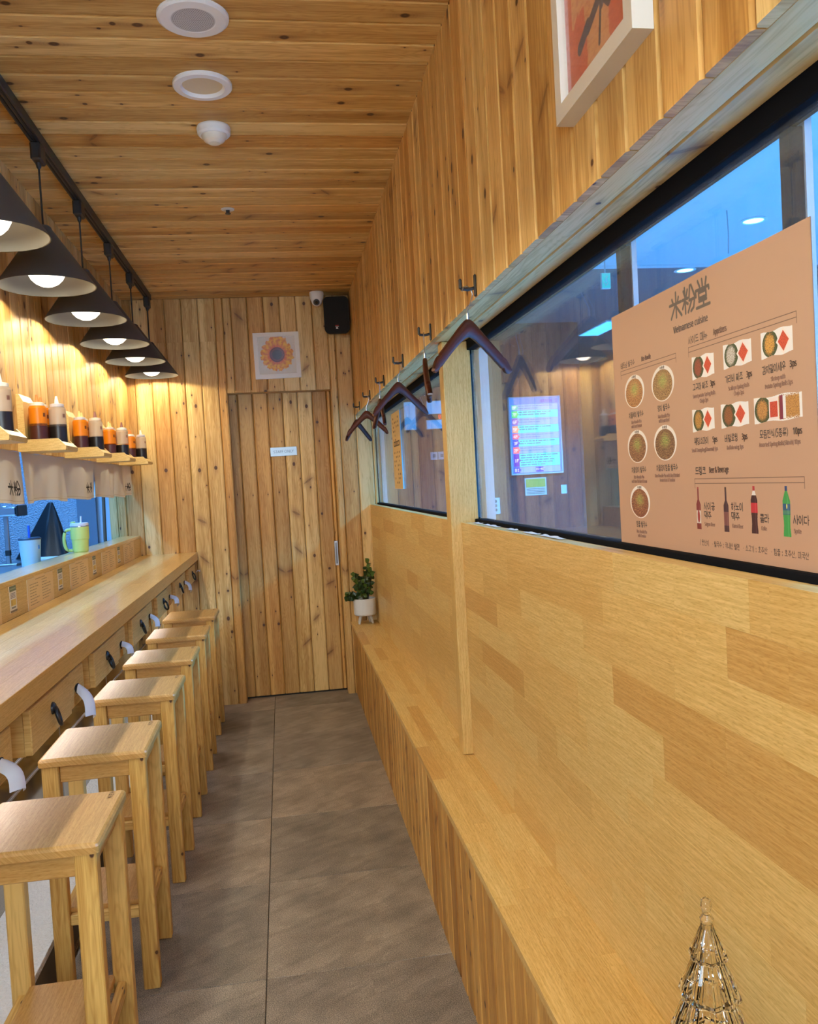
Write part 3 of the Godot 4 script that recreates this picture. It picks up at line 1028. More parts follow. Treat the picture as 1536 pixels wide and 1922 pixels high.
	for x in [-0.90, -0.245, 0.41]: slab(en, "stile", Vector3(x, 0.0, 1.12), Vector3(x + 0.04, 2.45, 1.16), M.frame_dark, 0.002)
	for y in [0.0, 1.27, 2.40]: slab(en, "rail", Vector3(-0.86, y, 1.12), Vector3(0.41, y + 0.05, 1.16), M.frame_dark, 0.002)
	for x in [-0.86, -0.205]:
		slab(en, "pane", Vector3(x, 1.32, 1.137), Vector3(x + 0.615, 2.40, 1.143), M.glass)
		slab(en, "lower_panel", Vector3(x, 0.05, 1.125), Vector3(x + 0.615, 1.27, 1.155), M.pine[1])

func windows() -> void:
	# post between the two panes, standing on the bench
	var po := thing("trim_1", "pale wooden post between the two window panes", "post", Vector3.ZERO, "", "structure")
	var st := st_new()
	box_into(st, Vector3(0.095, 1.384, 0.065), 0.002, Vector3.ZERO, 1, 0.8, 4, 1, 0.1, 0.08)
	part(po, "post", st.commit(), M.rub[1], Vector3(0.5975, 1.183, -2.7675))
	for w in 2:
		var z1: float = [1.05, -2.80][w]
		var z0: float = [-2.735, -5.635][w]
		var win := thing("window_%d" % (w + 1), ["long dark framed window with the brown menu poster", "dark framed window pane beside the end wall"][w], "window", Vector3.ZERO, "", "structure")
		slab(win, "head_frame", Vector3(0.634, 1.845, z0), Vector3(0.672, 1.900, z1), M.frame_dark, 0.002)
		slab(win, "sill_frame", Vector3(0.632, 1.262, z0), Vector3(0.672, 1.284, z1), M.frame_dark, 0.002)
		slab(win, "pane", Vector3(0.649, 1.283, z0 + 0.001), Vector3(0.655, 1.846, z1 - 0.001), M.glass)
		# pale frame on the outer side
		for z in ([[-2.735, -2.700]] if w == 0 else [[-5.635, -5.60]]):
			slab(win, "outer_jamb", Vector3(0.674, 1.262, z[0] - 0.06), Vector3(0.704, 1.90, z[0] + 0.003), M.white)
		if w == 0:
			for z in [-1.523, -0.993, -0.35]:
				slab(win, "mullion", Vector3(0.657, 1.288, z - 0.012), Vector3(0.678, 1.845, z + 0.008), M.frame_dark, 0.001)
				slab(win, "outer_jamb", Vector3(0.680, 1.288, z - 0.012), Vector3(0.690, 1.90, z + 0.008), M.white)

func hall() -> void:
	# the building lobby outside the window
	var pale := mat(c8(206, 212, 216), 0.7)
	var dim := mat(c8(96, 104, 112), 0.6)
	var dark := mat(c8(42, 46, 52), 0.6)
	var w := thing("wall_lobby", "dark lobby wall outside the window with notices", "wall", Vector3.ZERO, "", "structure")
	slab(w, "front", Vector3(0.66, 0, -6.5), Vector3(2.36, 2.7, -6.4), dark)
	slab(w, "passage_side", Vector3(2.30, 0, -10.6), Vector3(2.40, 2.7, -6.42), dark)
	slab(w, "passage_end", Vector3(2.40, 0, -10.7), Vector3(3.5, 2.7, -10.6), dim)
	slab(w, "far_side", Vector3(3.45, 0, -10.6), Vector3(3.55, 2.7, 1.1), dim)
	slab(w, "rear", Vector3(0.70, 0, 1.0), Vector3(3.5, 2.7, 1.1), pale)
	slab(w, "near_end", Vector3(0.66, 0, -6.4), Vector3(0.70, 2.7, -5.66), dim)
	var f := thing("floor_lobby", "grey lobby floor outside the window", "floor", Vector3.ZERO, "", "structure")
	slab(f, "slab", Vector3(0.70, -0.1, -10.6), Vector3(3.5, 0.0, 1.1), pale)
	var c := thing("ceiling_lobby", "pale lobby ceiling with recessed round downlights", "ceiling", Vector3.ZERO, "", "structure")
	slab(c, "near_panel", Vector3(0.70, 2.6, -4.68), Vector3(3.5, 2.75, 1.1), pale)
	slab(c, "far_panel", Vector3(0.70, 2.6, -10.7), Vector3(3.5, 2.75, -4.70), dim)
	slab(c, "joint_strip", Vector3(0.70, 2.592, -4.71), Vector3(3.5, 2.6, -4.66), pale)
	var blue := Color(0.20, 0.64, 1.0)
	for p in [[2.36, -3.84], [2.49, -4.80], [2.75, -1.3], [2.75, -2.5], [2.75, -0.1]]:
		var l := thing("lobby_downlight", "round recessed downlight glowing blue white in the lobby ceiling", "light", Vector3(p[0], 2.6, p[1]), "lobby downlights")
		part(l, "ring", lathe([Vector2(0.062, 0.0), Vector2(0.066, -0.003), Vector2(0.05, -0.006), Vector2(0.046, 0.0)], 24), M.white, Vector3.ZERO)
		var em := mat(Color(0.8, 0.95, 1.0), 0.5)
		em.emission_enabled = true
		em.emission = Color(0.45, 0.85, 1.0)
		em.emission_energy_multiplier = 6.0
		part(l, "lens", lathe([Vector2(0.0, -0.003), Vector2(0.046, -0.003)], 24), em, Vector3.ZERO)
		spot(l, Vector3(0, -0.012, 0), blue, HALL_E, 0.045, 66.0, 0.3)
	for p in [[2.71, -6.68, 0.62], [2.73, -8.15, 0.70], [2.72, -9.7, 0.54]]:
		var l := thing("lobby_strip_lamp", "long flat blue lit ceiling panel down the lobby passage", "light", Vector3(p[0], 2.6, p[1]), "lobby light panels")
		part(l, "rim", box(Vector3(0.20, 0.012, p[2] + 0.03), 0.002), M.white, Vector3(0, -0.006, 0))
		var em := mat(Color(0.7, 0.9, 1.0), 0.5)
		em.emission_enabled = true
		em.emission = Color(0.25, 0.68, 1.0)
		em.emission_energy_multiplier = 1.6
		part(l, "diffuser", box(Vector3(0.17, 0.004, p[2]), 0.0), em, Vector3(0, -0.013, 0))
		area(l, Vector3(0, -0.02, 0), Basis(Vector3.RIGHT, -PI / 2), blue, 0.15, Vector2(0.17, p[2]))
	# building directory screen
	var d := thing("directory_screen", "glowing blue directory screen listing floors in the lobby", "screen", Vector3(1.998, 1.72, -6.38))
	part(d, "case", box(Vector3(0.425, 0.612, 0.03), 0.003), M.white, Vector3(0, 0, -0.005))
	var dt := directory_texture()
	var dm := mat(Color(0.02, 0.02, 0.02), 0.4)
	dm.emission_enabled = true
	dm.emission = Color.BLACK
	dm.emission_texture = dt
	dm.emission_energy_multiplier = 1.25
	var st := st_new()
	quad(st, [Vector3(-0.203, 0.296, 0), Vector3(0.203, 0.296, 0), Vector3(0.203, -0.296, 0), Vector3(-0.203, -0.296, 0)], Vector3.BACK)
	part(d, "screen", st.commit(), dm, Vector3(0, 0, 0.0115))
	area(d, Vector3(0, 0, 0.03), Basis.IDENTITY, Color(0.25, 0.55, 1.0), 0.03, Vector2(0.4, 0.58))
	# small notices, plates and indicators on the lobby wall
	var n := thing("notice_sign", "yellow and white printed notice under the directory screen", "sign", Vector3(1.983, 1.317, -6.395))
	part(n, "sheet", box(Vector3(0.176, 0.138, 0.004), 0.001), M.white_matte)
	part(n, "yellow_panel", box(Vector3(0.158, 0.066, 0.002), 0.0), mat(c8(214, 190, 70), 0.6), Vector3(0, 0.028, 0.003))
	for i in 4: part(n, "print_line", box(Vector3(0.150, 0.005, 0.001), 0.0), mat(c8(120, 96, 90), 0.7), Vector3(0, -0.018 - i * 0.012, 0.0026))
	lone("wall_plate", box(Vector3(0.046, 0.070, 0.008), 0.002), M.white, "small blank white plate right of the yellow notice", "plate", Vector3(2.213, 1.283, -6.395))
	var cp := thing("call_panel", "white panel with three round buttons on the lobby wall", "panel", Vector3(1.65, 1.183, -6.393))
	part(cp, "plate", box(Vector3(0.068, 0.128, 0.01), 0.002), M.white)
	for i in 3: part(cp, "button", lathe([Vector2(0, 0.004), Vector2(0.011, 0.004), Vector2(0.012, 0.0)], 16), mat(c8(90, 92, 100), 0.4), Vector3(0, 0.036 - 0.034 * i, 0.005), Basis(Vector3.RIGHT, PI / 2))
	lone("wood_plate", box(Vector3(0.054, 0.066, 0.012), 0.002), mat(c8(120, 66, 34), 0.5), "small brown wooden plate under the call panel", "plate", Vector3(1.649, 1.078, -6.392))
	for s in [[1.005, 1.915, 0.084, 0.208], [1.198, 1.972, 0.112, 0.095], [1.191, 1.842, 0.114, 0.063]]:
		var l := thing("lobby_light_box", "pale blue lit sign box on the lobby wall", "sign", Vector3(s[0], s[1], -6.385), "lit sign boxes on the lobby wall")
		part(l, "case", box(Vector3(s[2] + 0.008, s[3] + 0.008, 0.022), 0.002), M.white)
		var em := mat(Color(0.6, 0.85, 1.0), 0.5)
		em.emission_enabled = true
		em.emission = Color(0.40, 0.76, 1.0)
		em.emission_energy_multiplier = 0.45
		part(l, "screen", box(Vector3(s[2], s[3], 0.002), 0.0), em, Vector3(0, 0, 0.012))
	var fi := thing("floor_indicator", "dark lift indicator with a red digit on the lobby wall", "display", Vector3(1.19, 1.899, -6.39))
	part(fi, "case", box(Vector3(0.12, 0.040, 0.012), 0.002), M.black)
	var red := mat(Color(0.9, 0.2, 0.1), 0.5)
	red.emission_enabled = true
	red.emission = Color(1.0, 0.25, 0.12)
	red.emission_energy_multiplier = 2.0
	part(fi, "digit_light", join([[box(Vector3(0.016, 0.003, 0.002), 0.0), Transform3D(Basis.IDENTITY, Vector3(0, 0.013, 0))], [box(Vector3(0.016, 0.003, 0.002), 0.0), Transform3D()], [box(Vector3(0.016, 0.003, 0.002), 0.0), Transform3D(Basis.IDENTITY, Vector3(0, -0.013, 0))], [box(Vector3(0.003, 0.028, 0.002), 0.0), Transform3D(Basis.IDENTITY, Vector3(-0.0075, 0, 0))], [box(Vector3(0.003, 0.028, 0.002), 0.0), Transform3D(Basis.IDENTITY, Vector3(0.0075, 0, 0))]]), red, Vector3(0.05, 0, 0.007))
	var sw := thing("switch_plate", "pair of pale switch plates on the lobby wall", "switch", Vector3(1.21, 1.60, -6.395))
	for i in 2:
		var p := part(sw, "plate", box(Vector3(0.055, 0.06, 0.008), 0.002), M.white, Vector3(-0.03 + 0.062 * i, 0, 0))
		part(p, "rocker", box(Vector3(0.022, 0.026, 0.004), 0.001), mat(c8(110, 112, 122), 0.5), Vector3(0, 0, 0.005))
	var ex := thing("exit_sign", "small glowing teal exit sign hanging in the lobby", "sign", Vector3(1.80, 2.44, -4.36))
	part(ex, "case", box(Vector3(0.052, 0.085, 0.02), 0.002), M.white)
	var tm := mat(Color(0.1, 0.5, 0.5), 0.5)
	tm.emission_enabled = true
	tm.emission = Color(0.0, 0.72, 0.75)
	tm.emission_energy_multiplier = 0.8
	part(ex, "screen", box(Vector3(0.046, 0.078, 0.002), 0.0), tm, Vector3(0, 0, 0.011))
	part(ex, "running_figure", join([[box(Vector3(0.008, 0.022, 0.001), 0.0), Transform3D(Basis(Vector3.BACK, 0.2), Vector3(0, 0.004, 0))], [lathe([Vector2(0, 0.0005), Vector2(0.005, 0.0005)], 10), Transform3D(Basis(Vector3.RIGHT, PI / 2), Vector3(0.004, 0.021, 0))], [box(Vector3(0.005, 0.024, 0.001), 0.0), Transform3D(Basis(Vector3.BACK, 0.6), Vector3(-0.008, -0.016, 0))], [box(Vector3(0.005, 0.022, 0.001), 0.0), Transform3D(Basis(Vector3.BACK, -0.5), Vector3(0.006, -0.016, 0))]]), M.white, Vector3(0, 0, 0.013))
	part(ex, "hanger_rod", tube([Vector3(0, 0.04, 0), Vector3(0, 0.16, 0)], 0.004), M.steel)
	lone("ceiling_wire", tube([Vector3(0, 0, 0), Vector3(0.004, -0.1, 0), Vector3(0, -0.2, 0)], 0.003), M.steel, "thin wire hanging from the lobby ceiling above the poster", "wire", Vector3(2.135, 2.6, -3.69))

func kitchen() -> void:
	var paper := mat(c8(186, 194, 204), 0.7)
	paper.heightmap_enabled = true
	paper.heightmap_texture = relief(61, 0.07, 512, 2)
	paper.heightmap_scale = 0.8
	paper.uv1_triplanar = true
	paper.uv1_scale = Vector3(2.2, 2.2, 2.2)
	var w := thing("wall_kitchen", "pale blue embossed wallpaper on the kitchen wall behind the hatch", "wall", Vector3.ZERO, "", "structure")
	slab(w, "far_side", Vector3(-2.5, 0, -6.0), Vector3(-1.06, 2.75, -5.9), paper)
	w = thing("wall_kitchen_side", "pale embossed wallpaper on the long kitchen wall", "wall", Vector3.ZERO, "", "structure")
	slab(w, "left_side", Vector3(-2.6, 0, -6.0), Vector3(-2.5, 2.75, 1.2), paper)
	w = thing("wall_kitchen_rear", "pale embossed wallpaper on the rear kitchen wall", "wall", Vector3.ZERO, "", "structure")
	slab(w, "rear_side", Vector3(-2.5, 0, 1.1), Vector3(-1.05, 2.75, 1.2), paper)
	w = thing("trim_2", "pale boards and cabinet side at the kitchen end", "trim", Vector3.ZERO, "", "structure")
	slab(w, "end_board", Vector3(-1.108, 1.0, -5.70), Vector3(-1.061, 2.7, -5.641), M.pine[0])
	slab(w, "cabinet_side", Vector3(-1.355, 0.9, -5.9), Vector3(-1.235, 2.2, -5.84), mat(c8(120, 132, 146), 0.5))
	slab(w, "white_door", Vector3(-1.235, 0.9, -5.9), Vector3(-1.105, 2.2, -5.88), mat(c8(214, 222, 230), 0.5))
	var f := thing("floor_kitchen", "grey kitchen floor behind the hatch", "floor", Vector3.ZERO, "", "structure")
	slab(f, "slab", Vector3(-2.5, -0.1, -6.0), Vector3(-1.05, 0, 1.1), M.grout)
	var c := thing("ceiling_kitchen", "white kitchen ceiling behind the hatch", "ceiling", Vector3.ZERO, "", "structure")
	slab(c, "slab", Vector3(-2.5, 2.7, -6.0), Vector3(-1.05, 2.8, 1.1), M.white_matte)
	# work table behind the ledge
	var t := thing("kitchen_worktop", "steel kitchen worktop just behind the serving ledge", "worktop")
	slab(t, "top", Vector3(-1.62, 1.04, -5.80), Vector3(-1.055, 1.075, -2.6), M.steel, 0.003)
	for z in [-5.7, -4.2, -2.7]:
		for x in [-1.57, -1.12]: slab(t, "leg", Vector3(x - 0.02, 0, z - 0.02), Vector3(x + 0.02, 1.04, z + 0.02), M.steel, 0.003)
	for z in [-4.6, -2.6, -0.6]:
		var l := thing("kitchen_ceiling_light", "long white tube light on the kitchen ceiling", "light", Vector3(-1.75, 2.69, z), "kitchen ceiling lights")
		part(l, "housing", box(Vector3(0.14, 0.03, 1.2), 0.004), M.white, Vector3(0, -0.005, 0))
		var em := mat(Color(0.8, 0.9, 1.0), 0.5)
		em.emission_enabled = true
		em.emission = Color(0.6, 0.85, 1.0)
		em.emission_energy_multiplier = 3.0
		part(l, "tube", box(Vector3(0.09, 0.01, 1.15), 0.0), em, Vector3(0, -0.026, 0))
		area(l, Vector3(0, -0.04, 0), Basis(Vector3.RIGHT, -PI / 2), Color(0.36, 0.66, 1.0), 3.4, Vector2(0.09, 1.15))
	# pale blue tumbler with a straw
	var cup := thing("straw_cup", "pale blue tapered cup with a bright blue straw behind the ledge", "cup", Vector3(-1.13, 1.075, -3.96))
	part(cup, "body", lathe([Vector2(0, 0), Vector2(0.031, 0), Vector2(0.035, 0.01), Vector2(0.046, 0.17), Vector2(0.047, 0.182)], 28), mat(c8(190, 222, 232), 0.4))
	part(cup, "lid", lathe([Vector2(0.0475, 0.178), Vector2(0.0485, 0.184), Vector2(0.044, 0.188), Vector2(0, 0.187)], 28), mat(c8(60, 76, 92), 0.4))
	part(cup, "straw", tube([Vector3(0.0, 0.18, 0), Vector3(0.0, 0.242, 0.0)], 0.0055), mat(c8(24, 106, 236), 0.4))
	part(cup, "logo", box(Vector3(0.002, 0.018, 0.011), 0.0006), mat(c8(70, 150, 220), 0.5), Vector3(0.0415, 0.145, 0.014), Basis(Vector3.UP, -0.3))
	# yellow green tumbler with a handle
	var tb := thing("handled_tumbler", "lime green tumbler with handle and straw on the serving ledge", "tumbler", Vector3(-0.992, 1.1625, -4.30))
	part(tb, "body", lathe([Vector2(0, 0), Vector2(0.033, 0), Vector2(0.036, 0.006), Vector2(0.0395, 0.06), Vector2(0.0425, 0.066), Vector2(0.044, 0.122), Vector2(0.042, 0.124)], 32), mat(c8(206, 222, 122), 0.4))
	part(tb, "rim", lathe([Vector2(0.0425, 0.124), Vector2(0.0425, 0.128), Vector2(0.041, 0.129)], 32), M.steel)
	part(tb, "lid", lathe([Vector2(0.0425, 0.128), Vector2(0.0435, 0.131), Vector2(0.0425, 0.142), Vector2(0.036, 0.144), Vector2(0, 0.144)], 32), mat(c8(220, 226, 236), 0.35))
	part(tb, "lid_knob", lathe([Vector2(0.012, 0.142), Vector2(0.012, 0.149), Vector2(0.008, 0.152), Vector2(0, 0.152)], 16), mat(c8(206, 222, 122), 0.4), Vector3(-0.026, 0, 0.012))
	part(tb, "straw", tube([Vector3(0.008, 0.142, 0), Vector3(0.010, 0.176, 0)], 0.0045), mat(c8(214, 226, 240), 0.3))
	var hp := []
	for k in 13:
		var q := PI * k / 12.0
		hp.append(Vector3(-0.034 - 0.034 * pow(sin(q), 0.45), 0.062 + 0.052 * cos(q), 0.018 + 0.012 * sin(q)))
	part(tb, "handle", tube(hp, 0.0075, -1.0, 10), mat(c8(206, 222, 122), 0.4))
	# black tapered cover
	var bag := thing("black_cover", "tall black tapered plastic cover standing in the kitchen", "cover", Vector3(-1.47, 1.075, -5.42))
	part(bag, "cover", sheet(func(u: float, v: float) -> Vector3:
		var hw := lerpf(0.012, 0.155, pow(v, 0.92))
		var a := u * TAU
		return Vector3(cos(a) * hw * (1.0 + 0.05 * sin(a * 3.0 + v * 5.0)) + 0.06 * (1.0 - v), 0.335 * (1.0 - v), sin(a) * hw * 0.28 + 0.008 * sin(a * 5.0) * v), 36, 14, 0.002), mat(c8(16, 18, 22), 0.3))
	# brown stick leaning in the corner
	lone("wooden_stick", tube([Vector3(0, 0, 0), Vector3(0.012, 0.5, 0.0)], 0.011), mat(c8(120, 92, 70), 0.6), "brown wooden stick standing behind the far end of the ledge", "stick", Vector3(-1.165, 1.075, -5.72))
	# steel stand with a chrome pan
	var sd := thing("steel_stand", "steel upright carrying a shiny chrome tray in the kitchen", "stand", Vector3(-1.52, 1.075, -4.92))
	part(sd, "post", box(Vector3(0.022, 0.33, 0.022), 0.003), M.steel, Vector3(0, 0.165, 0))
	part(sd, "base", box(Vector3(0.12, 0.012, 0.12), 0.003), M.steel, Vector3(0, 0.006, 0))
	part(sd, "tray", box(Vector3(0.20, 0.05, 0.16), 0.008), mat(c8(200, 204, 210), 0.08, null, 1.0), Vector3(-0.02, 0.30, 0))
	part(sd, "tray_end", box(Vector3(0.012, 0.06, 0.17), 0.004), M.black, Vector3(0.086, 0.302, 0))
	part(sd, "clip", box(Vector3(0.026, 0.03, 0.026), 0.002), M.black, Vector3(0, 0.07, 0))
	lone("white_carton", box(Vector3(0.09, 0.078, 0.13), 0.004), M.white_matte, "small white carton behind the ledge beside the pale blue cup", "carton", Vector3(-1.13, 1.114, -4.20))

# staves laid in rows on a panel: o is the corner, `along` the length, `across` the rows, `out` the face
func staves(parent: Node, o: Vector3, along: Vector3, L: float, across: Vector3, rows: int, rh: float, out: Vector3, t: float, mats: Array, long := 0.38) -> void:
	var b := Basis(along, across, out)
	if along.cross(across).dot(out) < 0: b = Basis(along, -across, out)
	for r in rows:
		var x := -rng.randf_range(0.0, long * 0.8)
		while x < L - 0.01:
			var ln: float = long * [0.78, 0.9, 1.0, 1.12][rng.randi_range(0, 3)]
			var x0 := maxf(x, 0.0)
			var x1 := minf(x + ln, L)
			x += ln
			if x1 - x0 < 0.012: continue
			var k := rng.randi_range(0, mats.size() - 1)
			if k == mats.size() - 1 and rng.randf() < 0.45: k = 0
			var st := st_new()
			box_into(st, Vector3(x1 - x0 - 0.0002, rh - 0.0002, t), 0.0002, Vector3.ZERO, 0, 0.8, 4, rng.randi_range(0, 3), rng.randf(), 0.08)
			part(parent, "stave", st.commit(), mats[k], o + along * ((x0 + x1) / 2) + across * (rh * (r + 0.5)) + out * (t / 2 - rng.randf_range(0.0, 0.0002)), b)

func bench() -> void:
	var b := thing("wall_bench", "long built in wooden bench along the right wall", "bench")
	slab(b, "base_core", Vector3(0.436, 0.0, Z_END), Vector3(0.62, 0.466, 0.9), M.back)
	boards(b, Vector3(0.420, 0.0, Z_END), Vector3.BACK, 4.5, Vector3.UP, 0.470, Vector3.LEFT, 0.088, 0.014, 0.005, 0.0, "front_board", M.bench)
	slab(b, "front_rear_panel", Vector3(0.420, 0.0, Z_END + 4.5), Vector3(0.436, 0.47, 0.9), M.pine[0])
	slab(b, "seat_core", Vector3(0.409, 0.468, Z_END), Vector3(0.62, 0.476, 0.9), M.rub[1])
	staves(b, Vector3(0.408, 0.476, Z_END), Vector3.BACK, 5.0, Vector3.RIGHT, 4, 0.0465, Vector3.UP, 0.014, M.rub, 0.42)
	for w in 2:
		var z0: float = [-2.735, Z_END][w]
		var z1: float = [0.2, -2.80][w]
		var p := thing("backrest_panel", ["laminated wooden backrest panel below the menu poster", "laminated wooden backrest panel beside the potted plant"][w], "backrest")
		slab(p, "core", Vector3(0.600, 0.490, z0), Vector3(0.6245, 1.274, z1), M.rub[0])
		staves(p, Vector3(0.600, 0.4905, z0), Vector3.BACK, z1 - z0, Vector3.UP, 11, 0.0713, Vector3.LEFT, 0.015, M.rub, 0.40)

	# torn bits of tape left on the backrest edge
	for k in 5:
		var z: float = [-2.60, -2.42, -2.20, -2.02, -1.86][k]
		var w: float = [0.10, 0.16, 0.08, 0.12, 0.15][k]
		var ms := sheet(func(u: float, v: float) -> Vector3: return Vector3((v - 0.5) * 0.016 * (0.5 + 0.5 * absf(sin(u * 7.0 + k))), 0.0016 + 0.0025 * absf(sin(u * 5.0 + k * 2.0)) * v, (u - 0.5) * w), 12, 3, 0.0005)
		lone("tape_scrap", ms, M.off_white, "torn pale tape scrap on the backrest edge, %s from the post" % ORD[k], "tape", Vector3(0.610, 1.2745, z), "tape scraps on the backrest edge")

func ring_pull() -> Array:
	var st := st_new()
	lathe_into(st, [Vector2(0.0, 0.008), Vector2(0.010, 0.008), Vector2(0.0145, 0.004), Vector2(0.0155, 0.0)], 20)
	var ring := []
	for k in 17: ring.append(Vector3(0.0, -0.019 + 0.022 * cos(TAU * k / 16.0), 0.022 * sin(TAU * k / 16.0) * 0.8))
	return [st.commit(), tube(ring, 0.0046, -1.0, 8)]

func counter() -> void:
	var z0 := Z_END
	var z1 := 0.9
	var c := thing("bar_counter", "long glossy laminated wooden bar counter along the hatch", "counter")
	slab(c, "core", Vector3(-0.928, 0.978, z0), Vector3(-0.577, 1.016, z1), M.top[0])
	staves(c, Vector3(-0.928, 1.016, z0), Vector3.BACK, 5.2, Vector3.RIGHT, 6, 0.0588, Vector3.UP, 0.014, M.top, 0.45)
	part(c, "front_edge", box(Vector3(0.004, 0.052, 6.5), 0.001, 2, 0.8, 4, 2, 0.1, 0.08), M.top[1], Vector3(-0.5745, 1.004, z0 + 3.25))
	slab(c, "apron", Vector3(-0.90, 0.960, z0), Vector3(-0.602, 0.978, z1), M.drawer)
	var r := thing("serving_ledge", "raised wooden ledge with printed cards behind the counter", "ledge")
	part(r, "riser", box(Vector3(0.016, 0.130, 6.5), 0.001, 2, 0.8, 4, 1, 0.2, 0.08), M.rub[1], Vector3(-0.937, 1.095, z0 + 3.25))
	part(r, "shelf", box(Vector3(0.124, 0.018, 6.5), 0.002, 2, 0.8, 4, 3, 0.4, 0.08), M.top[0], Vector3(-0.990, 1.1535, z0 + 3.25))
	# kick panel of polished steel under the counter
	var k := thing("kick_panel", "polished steel panel under the counter mirroring the stool legs", "panel")
	slab(k, "sheet", Vector3(-0.949, 0.15, z0), Vector3(-0.938, 0.965, z1), M.mirror)
	for y in [0.455, 0.55]: slab(k, "seam_strip", Vector3(-0.938, y - 0.004, z0), Vector3(-0.933, y + 0.004, z1), M.steel, 0.001)
	for i in 7: slab(k, "joint_strip", Vector3(-0.938, 0.15, -5.3 + i * 0.9), Vector3(-0.9365, 0.95, -5.297 + i * 0.9), M.steel)
	var pf := thing("foot_platform", "low pale stone foot platform under the counter", "platform")
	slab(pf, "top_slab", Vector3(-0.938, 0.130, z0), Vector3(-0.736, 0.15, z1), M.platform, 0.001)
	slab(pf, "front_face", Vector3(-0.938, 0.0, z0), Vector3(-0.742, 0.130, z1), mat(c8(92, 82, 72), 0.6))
	# hanging drawer units: a drawer with ring pull and a tissue panel each
	var rp := ring_pull()
	var x := -0.592
	for i in 8:
		var zr := -5.40 + 0.648 * i      # where the ring hangs
		var u := thing("drawer_unit", "wooden drawer unit with black ring pull, %s from the end wall" % ORD[i], "drawer", Vector3(x, 0.905, zr), "drawer units under the counter")
		part(u, "case", box(Vector3(0.24, 0.108, 0.535), 0.001, 2, 0.8, 4, 1, 0.1, 0.08), M.drawer, Vector3(-0.134, 0, -0.085))
		var dr := part(u, "drawer_front", box(Vector3(0.018, 0.104, 0.356), 0.002, 2, 0.8, 4, i % 4, 0.13 * i, 0.08), M.drawer, Vector3(-0.006, 0.001, 0.010))
		var pl := part(dr, "pull_plate", rp[0], M.black, Vector3(0.009, 0.010, 0.0), Basis(Vector3.BACK, -PI / 2))
		part(dr, "pull_ring", rp[1], M.black, Vector3(0.017, 0.008, 0.0), Basis(Vector3.UP, [0.5, 0.2, 0.7, 0.35][i % 4]) * Basis(Vector3.BACK, 0.25))
		part(u, "tissue_panel", box(Vector3(0.012, 0.100, 0.170), 0.002, 2, 0.8, 4, (i + 2) % 4, 0.3, 0.08), M.drawer, Vector3(-0.010, 0.001, -0.262))
		var slot := PackedVector2Array()
		for q in 20: slot.append(Vector2(cos(TAU * q / 20.0) * 0.026, sin(TAU * q / 20.0) * 0.008 - (0.012 * pow(maxf(0.0, cos(TAU * q / 20.0 - PI / 2 * 3)), 3.0))))
		part(u, "slot", prism(slot, 0.001), M.black_matte, Vector3(-0.0035, 0.0, -0.262), Basis(Vector3.UP, PI / 2))
		# a white tissue pulled out of the slot
		var lean := rng.randf_range(-0.2, 0.25)
		var big := rng.randf_range(1.15, 1.4)
		var flat: float = [0.8, 0.1, 0.4, 0.1, 0.3, -0.2, 0.1, 0.0][i]
		var ms := sheet(func(p: float, q: float) -> Vector3:
			var s := (p - 0.5)
			var w := lerpf(0.044, 0.074, sqrt(q)) * big * 0.85
			var out := 0.002 + (0.030 * q + 0.010 * sin(q * PI)) * (1.0 - 1.6 * s * s) * big
			var y := 0.014 * sin(q * PI * 0.7) - (0.066 - 0.05 * flat) * q - 0.050 * s * s * (1.0 - 0.6 * q) + 0.020 * s * q
			return Vector3(out, y * big, s * w + lean * 0.03 * q), 12, 8, 0.0008)
		lone("tissue", ms, M.white_matte, "white tissue sticking out of the %s drawer unit from the end wall" % ORD[i], "tissue", Vector3(x - 0.001, 0.912, zr - 0.262), "tissues in the drawer units")
	# warm white light strip under the drawer units
	var ls := thing("light_strip", "slim light strip running under the drawer units", "light", Vector3(-0.80, 0.850, -2.4))
	part(ls, "channel", box(Vector3(0.018, 0.008, 6.2), 0.001), M.steel, Vector3(0, -0.0045, 0))
	var em := mat(Color(1, 0.97, 0.9), 0.5)
	em.emission_enabled = true
	em.emission = Color(0.98, 0.98, 1.0)
	em.emission_energy_multiplier = 4.0
	part(ls, "led_lens", box(Vector3(0.010, 0.003, 6.18), 0.0), em, Vector3(0, -0.0095, 0))
	area(ls, Vector3(0, -0.013, 0), Basis(Vector3.RIGHT, -PI / 2), Color(0.97, 0.98, 1.0), STRIP_E, Vector2(0.010, 6.18))
	# printed cards and stickers on the riser
	var ct := mat(Color.WHITE, 0.35, card_texture())
	var stk := mat(Color.WHITE, 0.4, sticker_texture())
	var face := func(w: float, h: float) -> ArrayMesh:
		var st := st_new()
		quad(st, [Vector3(-w / 2, h / 2, 0), Vector3(w / 2, h / 2, 0), Vector3(w / 2, -h / 2, 0), Vector3(-w / 2, -h / 2, 0)], Vector3.BACK)
		return st.commit()
	var cz := [-5.214, -4.618, -3.972, -3.354, -2.72]
	for k_ in cz.size():
		var z: float = cz[k_]
		var o := thing("menu_card", "laminated beige text card on the riser, %s from the end wall" % ORD[k_], "card", Vector3(-0.9288, 1.088, z), "cards along the riser")
		part(o, "sheet", box(Vector3(0.0012, 0.112, 0.345), 0.0003), M.off_white, Vector3(0, -0.002, 0))
		part(o, "print", face.call(0.343, 0.110), ct, Vector3(0.0008, -0.002, 0), axes(Vector3.UP, Vector3.RIGHT))
		part(o, "tab", box(Vector3(0.0012, 0.014, 0.13), 0.0003), ct, Vector3(0, 0.060, 0.015))
